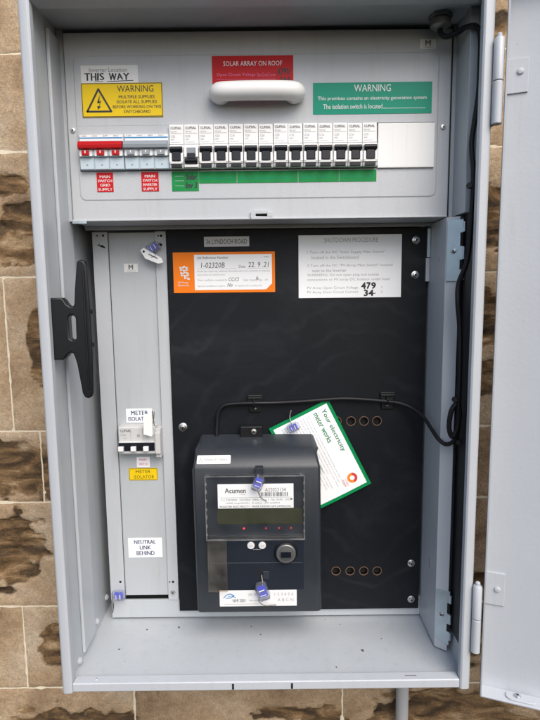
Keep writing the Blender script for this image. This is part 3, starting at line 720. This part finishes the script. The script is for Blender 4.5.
ordn = ['first', 'second', 'third', 'fourth', 'fifth', 'sixth', 'seventh', 'eighth', 'ninth', 'tenth', 'eleventh', 'twelfth', 'thirteenth', 'fourteenth']
rb = random.Random(5)
for k in range(14):
    if k == 0: lab = 'white single pole breaker right beside the grey handled main switch'
    elif k == 1: lab = 'white single pole breaker with its black toggle switched down'
    elif k == 13: lab = 'white single pole breaker at the right end, next to the blank fillers'
    else: lab = 'white breaker with toggle up, %s of the fourteen single pole breakers from the left' % ordn[k]
    breaker(-108.8 + k * 17.89, k != 1, lab)

# ------------------------------------------------------------------ isolator column on the left
ip = thing('isolator_panel', 'narrow grey side panel with isolator cutout left of the black board', 'panel', (-180, 142, 37))
g = G(); g.box(-207, -144, 142, 143.5, 43.5, 566); g.build('panel_sheet', 'grey_in', ip, bevel=.4)
g = G(); g.box(-208, -143.5, 150, 151, 9, 60); g.build('cavity_shade_sheet', 'dark', ip)  # dark sheet added as the shade seen through the gap under the panel
for x0, x1 in ((-228, -207.4), (-143.6, -128.5)):
    g = G(); g.box(x0, x1, 138.5, 141.5, 37.2, 567); g.build('side_channel', 'grey', ip, bevel=.6)
g = G(); g.box(-205.6, -204.9, 141.5, 142, 43.5, 566); g.build('fold_line', 'grey', ip)
for x, z, r in ((-213, 562, 1.6), (-213, 66.5, 1.8), (-136, 65.5, 1.8), (-141, 65.5, 1.1), (-135, 561, 1.8), (-135.5, 549, 1.8), (-221, 562, 1.2), (-139, 561, 1.2)):
    g = G(); g.lathe((x, 138.6, z), (0, -1, 0), [(r, 0), (r, .25)], 14); g.build('punched_hole', 'dark', ip)
g = G(); g.prism([(-222, 549.5), (-217, 551), (-211, 547), (-211, 545), (-215, 546.5), (-218, 548)], 'y', 138, 138.4); g.build('slotted_tab', 'dark', ip)
screw(ip, -136.6, 138.5, 49, 3.6); screw(ip, -217, 138.5, 551, 2.2, m='galv')
g = G(); g.tube([(-225.5, 137, 37), (-224, 136, 31), (-225.8, 136, 20)], .6, 6); g.build('locking_wire', 'ink', ip)
IY = 142
s = sticker(ip, 'small white asset tag near the top of the side panel', -187.5, -169, 513, 524.5, IY, 'gwhite'); i = Ink(IY - .62); i.text('M', -181, -175.5, 517, 523, 0, .05); i.text('switchboard', -184, -172, 514.4, 515.8, 0); i.print(s, ['greyink'])
s = sticker(ip, 'white label reading METER ISOLATOR', -194, -157.5, 303.5, 323.5, IY, 'paper'); i = Ink(IY - .62)
i.text('METER', -187, -163, 314.6, 320.6, 0, .02); i.text('ISOLATOR', -191, -160, 306, 312, 0, .02); i.print(s, ['blueink'])
s = sticker(ip, 'small white label with faded pink print', -182, -163.5, 238.5, 253.5, IY, 'paper'); i = Ink(IY - .62)
i.text('MAIN', -178, -168, 247.6, 251, 0, .01); i.text('SWITCH', -179.5, -166, 241, 245, 0, .01); i.print(s, ['pinkink'])
s = sticker(ip, 'yellow METER ISOLATOR label', -193.8, -153, 219, 237, IY, 'yellow', bevel=0); i = Ink(IY - .62)
i.text('METER', -184, -163, 229.5, 234, 0, .005); i.text('ISOLATOR', -187, -158, 221.5, 226.5, 0, .005)
i.line([(-193, 219.8), (-153.8, 219.8), (-153.8, 236.2), (-193, 236.2), (-193, 219.8)], .6); i.print(s, ['brown'])
s = sticker(ip, 'white label reading NEUTRAL LINK BEHIND', -199.8, -150.5, 102.5, 132, IY, 'paper'); i = Ink(IY - .62)
i.text('NEUTRAL', -191, -159.5, 123, 129, 0, .02); i.text('LINK', -183, -167, 114.5, 120.5, 0, .02); i.text('BEHIND', -188, -162, 106, 112, 0, .02); i.print(s, ['blueink'])
# three pole isolator
t = thing('meter_isolator', 'white three pole isolator with small white toggles left of the black board', 'switch', (-172, 142, 266))
g = G(); g.prism([(141.8, 301.5), (127.5, 301.5), (126, 300), (125.5, 281), (121.5, 279.5), (121, 272), (122, 264.5), (125, 262.5), (141.8, 262.5)], 'x', -201.5, -150.5); g.build('body', 'agedwhite', t, bevel=.8)
g = G(); g.box(-200.9, -151.1, 120.4, 122.4, 268.5, 280); g.build('toggle_slot', 'toggle', t, bevel=.5)
for k in range(3):
    c = -197 + 17.2 * k; g = G(); g.box(c - 3.6, c + 3.6, 116, 120.8, 269, 275.5); g.build('toggle', 'white', t, bevel=.7)
i = Ink(125.3); i.text('CLIPSAL', -199, -184, 294.5, 298, 0, .01); i.text('4CB', -198, -191, 289, 291.5, 1); i.rect(-184.8, -184.5, 282, 300, 1); i.rect(-168.1, -167.8, 282, 300, 1); i.rect(-176, -172, 287, 291, 1); i.rect(-195, -190, 285, 285.5, 1); i.print(t, ['greyink', 'faintink'])
g = G(); g.box(-150.2, -142.8, 124, 140.5, 258, 299); g.box(-150.2, -142.8, 120, 124, 264, 294); g.build('lock_bracket', 'tape', t, bevel=.8)
g = G(); g.tube([(-152, 121, 308), (-149.5, 118, 322), (-150.5, 118, 325), (-152, 118, 322), (-150, 120, 304)], .7, 8)
g.build('lock_wire', 'wire', t)
g = G(); g.prism([(-163.5, 321.5), (-152.5, 321), (-151.5, 294), (-153.5, 290), (-164.5, 293)], 'y', 115, 116.6)
tag(g.build('lock_tag', 'white', bevel=.6), 'blank white plastic tag hanging over the METER ISOLATOR label', 'tag')

# ------------------------------------------------------------------ black backing board
bd = thing('backing_board', 'black smudged meter backing board with round cable holes', 'board', (50, 140, 22))
holes = [(101.7, 303.5), (121.8, 303.5), (140, 303.5), (158.2, 303.4), (101.7, 81.2), (122.1, 81), (142.0, 80.8), (161.5, 80.6)]
bm = bmesh.new()
outer = [(-127, 22), (222.5, 22), (222.5, 567.5), (-127, 567.5)]
ed = []
ov = [bm.verts.new((x, 135, z)) for x, z in outer]
ed += [bm.edges.new((ov[k], ov[(k + 1) % 4])) for k in range(4)]
HR = 6.2
for hx_, hz_ in holes:
    hv = [bm.verts.new((hx_ + HR * math.cos(2 * math.pi * k / 28), 135, hz_ + HR * math.sin(2 * math.pi * k / 28))) for k in range(28)]
    ed += [bm.edges.new((hv[k], hv[(k + 1) % 28])) for k in range(28)]
bmesh.ops.triangle_fill(bm, edges=ed, use_beauty=True, normal=(0, -1, 0))
ret = bmesh.ops.extrude_face_region(bm, geom=bm.faces[:])
for v_ in ret['geom']:
    if isinstance(v_, bmesh.types.BMVert): v_.co.y += 4.5
bmesh.ops.recalc_face_normals(bm, faces=bm.faces)
for v_ in bm.verts: v_.co = (v_.co - Vector(W[bd])) * MM
me = bpy.data.meshes.new('board_sheet'); bm.to_mesh(me); bm.free(); me.materials.append(M['board'])
o = bpy.data.objects.new('board_sheet', me); col.objects.link(o); o.parent = bd; W[o] = W[bd]
for hx_, hz_ in holes:
    g = G(); 
    for k in range(28):
        a, a2 = 2 * math.pi * k / 28, 2 * math.pi * (k + 1) / 28
        for (r0, y0), (r1, y1) in (((HR + .7, 134.9), (HR + .1, 134.3)), ((HR + .1, 134.3), (HR - .6, 134.8)), ((HR - .6, 134.8), (HR - .6, 136))):
            g.face([(hx_ + r0 * math.cos(a), y0, hz_ + r0 * math.sin(a)), (hx_ + r0 * math.cos(a2), y0, hz_ + r0 * math.sin(a2)), (hx_ + r1 * math.cos(a2), y1, hz_ + r1 * math.sin(a2)), (hx_ + r1 * math.cos(a), y1, hz_ + r1 * math.sin(a))])
    g.build('cable_hole_rim', 'tan', bd)
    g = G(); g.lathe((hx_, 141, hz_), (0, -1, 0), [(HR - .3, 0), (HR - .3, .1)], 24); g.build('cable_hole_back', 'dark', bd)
g = G(); g.box(-124, 221, 168, 169, 24, 565); g.build('inner_shade_sheet', 'dark', bd)  # added dark sheet, paints the shade behind the board
for x, z in ((207, 551), (206.8, 505), (210.4, 92.2), (211.6, 36.4)): screw(bd, x, 134.9, z, 3.4, washer=5.2)
screw(bd, -113.4, 134.9, 298, 3.8, washer=6)
for x, z in ((-12, 331), (171.7, 333)):   # adhesive cable-tie mounts
    g = G(); g.box(x - 10, x + 10, 131, 134.9, z + 3, z + 12); g.box(x - 8, x + 8, 131.5, 134.9, z - 12, z + 3); g.box(x - 10, x + 10, 128.5, 131, z + 7, z + 9)
    o = g.build('cable_clip', 'black', bd, bevel=.8)
    g = G(); g.lathe((x, 131.4, z - 7), (0, -1, 0), [(1.7, 0), (1.7, .8), (.8, 1.2)], 12); g.build('clip_screw', 'steel', o)
    g = G(); g.tube([(x - 2, 131, z + 8), (x - 1, 124.5, z + 4), (x - 1, 124.5, z - 3), (x, 131, z - 6)], 1.2, 8); g.build('cable_tie', 'rubber', o)
g = G(); g.box(-33, -2, 122, 134.9, 283, 301); o = g.build('meter_bracket', 'black', bd, bevel=1.5); screw(o, -14, 122, 294, 4.2)
s = sticker(bd, 'grey tape label with street address at the top of the board', -77, -16.5, 545.5, 558.5, 135, 'tape'); i = Ink(134.35); i.text('36 LYNDOCH ROAD', -74, -19.5, 548.8, 555.2, 0, .0); i.print(s, ['ink'])
# orange job card
s = sticker(bd, 'orange and white job reference card with handwriting', -119.5, 17.6, 484.3, 538.3, 135, 'orange', name='job_card', t=.6)
i = Ink(134.3)
i.poly([(-91, 488), (5.5, 488), (13.5, 496), (13.5, 535), (-91, 535)], 0)
i.y = 134.2
i.text('Job Reference Number', -87, -45, 528.5, 532.6, 1, .012); i.rect(3, 10, 531, 531.8, 2)
i.text('1-02320B', -82, -50, 517.5, 524.5, 3, .004, .15); i.text('Date', -31, -22, 517, 520.8, 1); i.text('22. 9 .21', -18.5, 9.5, 517.8, 524.5, 3, .004, .15)
i.rect(-87, -34, 516.2, 516.5, 2); i.rect(-20, 11, 516.2, 516.5, 2)
i.text('Should you require any additional information about this connection or metering', -87, 10.5, 511.2, 514.2, 2); i.text('please contact your network service', -87, -50, 506.6, 509.4, 2)
i.text('Meter installation completed by', -87, -47, 499.2, 502.4, 2); i.text('CC/CI', -45, -31, 499.4, 504.4, 3, 0, .2); i.text('Solar / Inverter size', -25, 0, 499.2, 502.4, 2); i.text('6', -8, -4.6, 501, 505.6, 3)
i.text('kW', 4, 8, 499.5, 502, 2); i.text('Special conditions require', -87, -50, 491.4, 494.6, 2); i.text('No', -47, -40, 492, 497, 3, 0, .2); i.text('for inspection this is a safety notice', -37, 0, 491.4, 494.6, 2)
# wavy white emblem and words
for k in range(5):
    z = 517 - k * 3.6
    for q in range(3):
        x = -111 + q * 3.9 + k * .5; up = 1.2 if (q + k) % 2 else -1.2
        if q == 0 and k > 3: continue
        i.poly([(x, z), (x + 3.4, z + up), (x + 3.4, z + up + 2.6), (x, z + 2.6)], 4)
i.text('SA Power', -113.5, -99, 497.0, 499.6, 4); i.text('Networks', -113.5, -99, 493.2, 495.8, 4)
i.print(s, ['paper', 'greyink', 'faintink', 'ink', 'whiteink'])
# shutdown procedure
s = sticker(bd, 'white shutdown procedure sheet', 49.5, 188, 475.5, 559, 135, 'paper', name='procedure_sheet', t=.8)
i = Ink(134.1); i.text('SHUTDOWN PROCEDURE', 84, 156, 549.2, 555.2, 0)
L_ = [('1 Turn off the AC "Solar Supply Main Switch"', 61, 166, 534.8), ('located in the Switchboard', 67, 130, 528.4), ('2 Turn off the DC "PV Array Main Switch" located', 61, 176, 517.2),
      ('next to the Inverter', 68, 114, 511), ('WARNING: Do not open plug and socket', 61, 158, 504.6), ('connections or PV array DC Isolator under load', 61, 172, 498.4), ('PV Array Open Circuit Voltage', 61, 130, 487.4), ('PV Array Short Circuit Current', 61, 130, 481.6)]
for t_, x0, x1, z0 in L_: i.text(t_, x0, x1, z0 - 1, z0 + 3.4, 0)
i.text('V', 161, 163, 487.2, 490.6, 0); i.text('A', 161, 163, 481.2, 484.6, 0)
for ch, x0, x1 in (('4', 134.5, 140), ('7', 141.5, 146.5), ('9', 148, 153.5)): i.text(ch, x0, x1, 487.2, 495.4, 1, .045)
for ch, x0, x1 in (('3', 138, 143), ('4', 144.5, 150.5)): i.text(ch, x0, x1, 477.6, 485.6, 1, .045)
i.line([(149, 480.6), (153.5, 481)], 1, 1); i.print(s, ['faintink', 'ink'])

# ------------------------------------------------------------------ leaflet behind the meter
lf = thing('leaflet', 'white leaflet with green border tilted behind the dark meter', 'leaflet', (70, 132, 200))
A = Vector((89, 336.6)); B = Vector((150, 215.2)); ud = (B - A).normalized(); vd = Vector((-ud.y, ud.x)) * -1     # along the long side, and down-left
if vd.x > 0: vd = -vd
LL = (B - A).length; WL = 92
def lp(u, v, y): p = A + ud * u + vd * v; return Vector((p.x, y, p.y))
def lbend(u, v): return 131.6 - 2.5 * (u / LL) ** 2 - 1.5 * math.sin(v / WL * 3)
g = G(); nu, nv = 14, 10
for sgn, off in ((0, 0), (1, -.5)):
    for iu in range(nu + 1):
        for iv in range(nv + 1):
            u = LL * iu / nu; v = WL * iv / nv; p = lp(u, v, lbend(u, v) + off); g.v.append(p)
base = (nu + 1) * (nv + 1)
for lay in (0, base):
    for iu in range(nu):
        for iv in range(nv):
            a = lay + iu * (nv + 1) + iv; g.f.append((a, a + 1, a + nv + 2, a + nv + 1)); g.m.append(0)
border = [(iu * (nv + 1)) for iu in range(nu + 1)] + [nu * (nv + 1) + iv for iv in range(1, nv + 1)] + [iu * (nv + 1) + nv for iu in range(nu - 1, -1, -1)] + [iv for iv in range(nv - 1, 0, -1)]
for k in range(len(border)):
    a, b = border[k], border[(k + 1) % len(border)]; g.f.append((a, b, base + b, base + a)); g.m.append(0)
g.build('card', 'greenborder', lf)
g = G(); bo = 4.6
for iu in range(nu + 1):
    for iv in range(nv + 1):
        u = bo + (LL - 2 * bo) * iu / nu; v = bo + (WL - 2 * bo) * iv / nv; g.v.append(lp(u, v, lbend(u, v) - .62))
for iu in range(nu):
    for iv in range(nv):
        a = iu * (nv + 1) + iv; g.f.append((a, a + 1, a + nv + 2, a + nv + 1)); g.m.append(0)
g.build('printed_face', 'paper', lf)
i = Ink(0)
# lettering laid out along the leaflet: local x = along the long side, local z = across it
i.text('Your electricity', 10, 76, -17.5, -9.5, 0, .012); i.text('meter works', 10, 56, -28, -20, 0, .012)
for k, (q0, q1) in enumerate(((62, 125), (66, 118), (60, 124), (64, 100), (34, 122), (20, 118), (36, 120), (14, 110), (16, 80), (16, 116), (14, 108))):
    z = -34 - k * 4.1; i.text('the quick guide to reading and understanding your new meter'[k:], 9, q1 - 4, z - 2.2, z, 1)
i.line([(64, -52), (92, -53)], .5, 0)
for k in range(20):
    a, a2 = 2 * math.pi * k / 20, 2 * math.pi * (k + 1) / 20; cx, cz = 116, -20
    i.poly([(cx + 7.2 * math.cos(a), cz + 7.2 * math.sin(a)), (cx + 7.2 * math.cos(a2), cz + 7.2 * math.sin(a2)), (cx + 3.4 * math.cos(a2), cz + 3.4 * math.sin(a2)), (cx + 3.4 * math.cos(a), cz + 3.4 * math.sin(a))], 2 if k % 20 < 9 else 3)
i.text('origin', 113, 124, -31, -28.6, 2); i.text('energy', 113, 124, -35, -32.4, 2)
for k in range(len(i.v)):
    u, v = i.v[k].x, -i.v[k].z; i.v[k] = lp(u, v, lbend(u, v) - .85)
i.print(lf, ['greenborder', 'faintink', 'redlogo', 'orangelogo'])

# ------------------------------------------------------------------ the meter
mt = thing('electricity_meter', 'dark slate electricity meter with clear cover and small display on the black board', 'electricity meter', (-9, 135, 55))
g = G(); prof = [(134.8, 289), (98, 279.5), (90, 276), (74, 262), (72, 257), (72, 60), (75, 55.5), (134.8, 54)]
g.prism(prof, 'x', -94, 74)
for p in g.v:
    k = (p.z - 55) / 205
    cx = -9.2; hw = 83.6
    if p.z > 262: hw = 80.5
    if p.z > 277: hw = 79.2
    s_ = -1 if p.x < cx else 1
    lean = .8 - 1.6 * min(1, k)
    p.x = cx + s_ * hw + lean
body = g.build('body', 'meter', mt, bevel=5, seg=4)
g = G(); g.box(-74.5, 51, 71.4, 72.4, 90.5, 167.5); g.build('lower_face', 'meterface', mt, bevel=.4)
g = G(); g.box(-74, 50.5, 71.2, 72.4, 168, 250.5); g.build('upper_face', 'meterface', mt, bevel=.4)
g = G(); g.box(-62, 49.5, 70.6, 71.3, 183, 204.5); g.build('display', 'lcd', mt)
g = G(); g.box(-60.5, 38, 68.6, 70.4, 205.5, 238); o = g.build('rating_plate', 'paper', mt, bevel=.3)
i = Ink(68.4); i.text('Acumen', -51, -24, 226.4, 233, 0, .012); i.text('A22023134', 1, 28, 228, 233, 1); i.text('TYPE', -32, -25, 223.8, 225, 1)
x = -6
rr = random.Random(3)
while x < 31: wd = rr.choice((.5, .8, 1.2)); i.rect(x, x + wd, 221.5, 227, 1); x += wd + rr.choice((.5, .8, 1.1))
i.rect(-57, 35, 220, 220.3, 1); i.text('3 x 230/400V  10(100)A  50Hz  Class 1  No. 0320 - 2021', -56, 34, 215.2, 218.6, 1); i.text('1000 imp/kWh  4 wire  AS 62053', -50, 20, 211.2, 213.8, 1); i.text('REGISTER ELECTRICITY  MADE UNDER NMI APPROVAL', -58, 35, 206.9, 209.4, 0)
i.rect(34, 36.5, 216.5, 219, 1); i.print(o, ['ink', 'greyink'])
def slant(x, t, n):       # t mm up the sloping band above the front face
    return Vector((x, 74 + .7526 * t - .6585 * n, 262 + .6585 * t + .7526 * n))
pl_ = [(-87.5, 3), (-86.5, 2), (-44.5, 2), (-43.5, 3), (-43.5, 14), (-44.5, 15), (-86.5, 15), (-87.5, 14)]
g = G(); g.prism(pl_, 'y', .1, .55)
for k in range(len(g.v)): g.v[k] = slant(g.v[k].x, g.v[k].z, g.v[k].y)
o = g.build('side_sticker', 'gwhite', mt)
i = Ink(.7); i.line([(-85, 5), (-80.5, 5), (-82.7, 10), (-85, 5)], .5); i.text('Antenna WTS Hybrid', -78, -48, 5.2, 10.5, 0)
for k in range(len(i.v)): i.v[k] = slant(i.v[k].x, i.v[k].z, i.v[k].y)
i.print(o, ['greyink'])
for x, b_l in ((-27.3, 1), (1.7, 0), (18.7, 0), (34.5, 1)):
    g = G(); g.lathe((x, 71.2, 176.8), (0, -1, 0), [(1.25, 0), (1.1, .6), (.5, .9)], 12); g.build('indicator_light', 'led' if b_l and x < 0 else 'leddim', mt)
for x in (-18.5, -3.6):
    g = G(); g.lathe((x, 71.4, 153.5), (0, -1, 0), [(4.9, 0), (4.9, 1.4), (4.2, 2.2), (2, 2.4)], 24); o = g.build('button', 'gwhite', mt)
    i = Ink(68.85); i.text('O', x - 2.2, x + 2.2, 152, 155, 0); i.print(o, ['faintink'])
i = Ink(71.2); i.line([(-16, 147.5), (-6, 147.5)], .3); i.line([(-11, 147.5), (-11, 149)], .3); i.line([(-73, 129), (49.5, 128.6)], .35, 1); i.print(mt, ['tape', 'greyink'])
g = G(); g.lathe((27.5, 71.4, 143.5), (0, -1, 0), [(16, 0), (16, .8), (14.5, 1.2)], 40, 1); g.lathe((27.5, 70.2, 143.5), (0, -1, 0), [(12.8, 0), (12.8, 4.5), (11.6, 5.4), (9.6, 5.4)], 40, 0); g.lathe((27.5, 64.78, 143.5), (0, -1, 0), [(9.6, 0), (9.4, .1)], 32, 2)
g.box(20.8, 34, 63.6, 64.6, 139.5, 146.8, 1)
g.build('optical_port', ['port', 'toggle', 'portcore'], mt)
g = G(); g.box(-8.5, -4.5, 70.9, 71.5, 101, 121); g.build('seal_slot', 'dark', mt, bevel=.3)
g = G(); g.box(-3, 5, 70.6, 71.5, 106, 117); g.build('seal_recess', 'meter', mt, bevel=.5)
g = G(); g.box(-61.5, 41.5, 71.1, 72, 67.5, 90); g.xform(Matrix.Rotation(0, 4, 'X')); o = g.build('lower_sticker', 'gwhite', mt, bevel=.2)
i = Ink(70.9)
i.text('NMI 2001', -44, -27, 73.5, 78, 1, .01); i.text('2-IN  3-OUT', -23, -8, 82.5, 86, 1); i.text('1 2 3 4 5 6', 12, 37, 82.5, 86.5, 2); i.text('A B C N', 16, 37, 74, 78.5, 2); i.text('Meter provider', -22, -8, 74, 77, 1); i.rect(-55, -10, 70.5, 71.0, 2)
i.line([(-56, 80 + 3 * math.sin(0)), (-52, 84), (-47, 85.5), (-42, 83), (-46, 80), (-53, 79)], 1.1, 0); i.line([(-50, 81.5), (-45, 82.6), (-40, 80)], .8, 0)
i.print(o, ['cyanink', 'greyink', 'faintink'])
# clear upper cover: a shallow tray of thin clear plastic
g = G()
g.box(-75.5, 52, 61.5, 62.6, 166, 251.5); g.box(-75.5, 52, 62.6, 71, 166, 167); g.box(-75.5, 52, 62.6, 71, 250.5, 251.5); g.box(-75.5, -74.4, 62.6, 71, 167, 250.5); g.box(50.9, 52, 62.6, 71, 167, 250.5)
g.build('clear_cover', 'clear', mt, bevel=.3)
g = G(); g.box(-75.5, -50, 66.0, 66.8, 91, 165); g.build('side_reflection_flap', 'dustysheen', mt, bevel=.3)  # sheet tinted to read as a brownish reflection over a dusty band
g = G(); g.box(-75.5, 52, 61.2, 63, 164.8, 166.2); g.build('cover_lip', 'sealclear', mt)
g = G(); g.box(-75.9, -74.9, 61.0, 61.5, 166.3, 251.8); g.box(51.3, 52.3, 61.0, 61.5, 166.3, 251.8); g.box(-74.8, 51.2, 61.0, 61.5, 250.6, 251.8)
for q in range(7): g.box(-75.8, -73.6, 60.7, 61.0, 172 + q * 11.3, 175 + q * 11.3 + (q % 3)); g.box(50.2, 52.2, 60.7, 61.0, 176 + q * 10.6, 179 + q * 10.6)
g.build('cover_edge', 'sealclear', mt)
g = G(); g.box(-68, 46, 61, 61.8, 253, 254.5); g.box(-11, -1, 60.8, 72, 246, 262); g.build('cover_catch', 'meter', mt, bevel=.5)

# ------------------------------------------------------------------ wire seals
def seal(x, y, z, rot, label, tail, sc_=1.0):
    t = thing('wire_seal', label, 'seal', (x, y, z), 'blue and clear wire seals')
    T = Matrix.Translation((x, y, z)) @ Matrix.Rotation(R(rot), 4, 'Y') @ Matrix.Scale(sc_ * 1.12, 4)
    g = G(); g.prism([(-5, -9), (5, -9), (6, -6), (6, 6), (4, 9), (-4, 9), (-6, 6), (-6, -6)], 'y', -3.5, 3.5); g.xform(T); g.build('seal_case', 'sealclear', t, bevel=.8)
    g = G(); g.box(-4.2, 4.2, -2.2, 2, -5.5, -.6); g.box(-4.2, 4.2, -2.2, 2, .6, 5.5); g.xform(T); g.build('seal_insert', 'sealblue', t, bevel=.6)
    g = G(); g.box(-3, 3, -3.9, -3.55, 2, 3); g.box(-3, 3, -3.9, -3.55, -3.2, -2.6); g.xform(T); g.build('seal_mark', 'whiteink', t)
    g = G(); g.tube([Vector(p) for p in tail], .7, 8); g.build('seal_wire', 'wire', t)
seal(-7.5, 57, 244, 22, 'blue and clear wire seal hanging on the cover above the meter label', [(-8, 60, 254), (-7, 58, 246), (-8, 57, 234), (-4, 58, 224), (3, 60, 218)])
seal(-4, 64, 93, -20, 'blue and clear wire seal at the foot of the meter over the lower sticker', [(-5, 70, 112), (-4, 65, 100), (-9, 63, 82), (-2, 64, 73), (14, 68, 71)], 1.15)
seal(40.5, 122, 299, 65, 'blue and clear wire seal above the meter in front of the leaflet', [(38, 128, 322), (36, 126, 312), (40, 121, 300), (48, 124, 296)], .85)
seal(-144, 130, 545, 60, 'blue and clear wire seal at the top of the left side panel', [(-136, 138, 552), (-142, 132, 546), (-153, 130, 541)], .9)
seal(-214, 131, 49.5, 90, 'blue and clear wire seal at the bottom of the left side panel', [(-222, 132, 47), (-224, 132, 38), (-225, 134, 26)], .95)
g = G(); g.prism([(-161, 541), (-156.5, 544.5), (-133.5, 531), (-131, 525), (-138, 523.5), (-155, 530.5)], 'y', 126.5, 127.6)
g.lathe((-156.5, 126.6, 539.5), (0, -1, 0), [(1.6, 0), (1.6, .2)], 12, 1)
s = g.build('seal_tag', ['paper', 'dark'], bevel=.3); tag(s, 'white plastic tag hanging crooked from the seal near the top of the board', 'tag')
i = Ink(126.35); i.line([(-150, 536), (-139, 530.5)], 1.6); i.line([(-147, 531.5), (-141, 534)], .8); i.print(s, ['greyink'], at=(0, 0, 0))

# ------------------------------------------------------------------ the black cable
cb = thing('data_cable', 'black cable running from the ceiling gland down the right side and across to the meter', 'cable', (209, 58, 560))
g = G()
g.tube([(209, 58, 782), (209, 57, 777), (214, 53, 771), (224, 47, 772), (232, 40, 775), (240, 31, 772), (243, 24, 760), (243, 22, 735), (242.5, 22, 700), (239.5, 24, 668), (238, 26, 645), (240.5, 24, 615), (240.5, 25, 570),
        (238.5, 28, 520), (231.8, 35, 492), (231.5, 35, 470), (235, 36, 440), (236.6, 36, 400), (237, 37, 350), (237.2, 38, 320), (232, 40, 306), (227.5, 40, 318), (228.8, 38, 338), (234.5, 37, 349)], lambda t: 3.0, 12)
g.build('sheath', 'rubber', cb)
g = G()
g.tube([(234.5, 37, 349), (239, 37, 338), (238, 38, 320), (236, 42, 302), (229, 52, 293), (222, 62, 297), (218, 80, 306), (213.5, 100, 316), (203, 118, 324.5), (188, 126, 330), (171.7, 127, 332.5), (150, 128.5, 334.6), (112, 129, 337),
        (80, 129, 335.5), (50, 129, 333.5), (15, 128.5, 332.3), (-12, 127, 332.5), (-38, 129, 331.6), (-55, 129.5, 329), (-63, 129.5, 319), (-65, 129, 303), (-66, 127, 284)], 2.6, 12)
g.build('thin_sheath', 'rubber', cb)
for p in ((236.5, 24, 601), (231.5, 34, 354), (238, 34, 301)):
    g = G(); g.lathe(p, (-.3, -1, 0), [(3.4, 0), (3.8, 1), (3, 3.5)], 12); g.build('cable_tie', 'rubber', cb)

# grit and leaf crumbs on the floor of the box
g = G(); rr = random.Random(11)
for k in range(14):
    x = rr.uniform(-232, 232); y = 196 - abs(rr.gauss(0, 60)) if k % 3 else rr.uniform(20, 196)
    if not 18 < y < 150: y = rr.uniform(20, 150)
    if k % 4 == 0: x = rr.choice((-1, 1)) * rr.uniform(215, 236) if y < 60 else x
    r_ = rr.uniform(.35, 1.1) * (1.8 if k in (4, 9) else 1); h = r_ * rr.uniform(.4, 1)
    pts = [(x + r_ * rr.uniform(.5, 1.4) * math.cos(a), y + r_ * rr.uniform(.5, 1.4) * math.sin(a)) for a in (0, 1.3, 2.4, 3.6, 5)]
    g.prism(pts, 'z', 6.45, 6.5 + h)
M['crumb'] = mat('brown_crumbs', (0.09, 0.07, 0.05), 0.9, var=.5, vscale=100)
tag(g.build('floor_grit', 'crumb'), 'scattered brown grit on the cabinet floor', 'grit', kind='stuff')
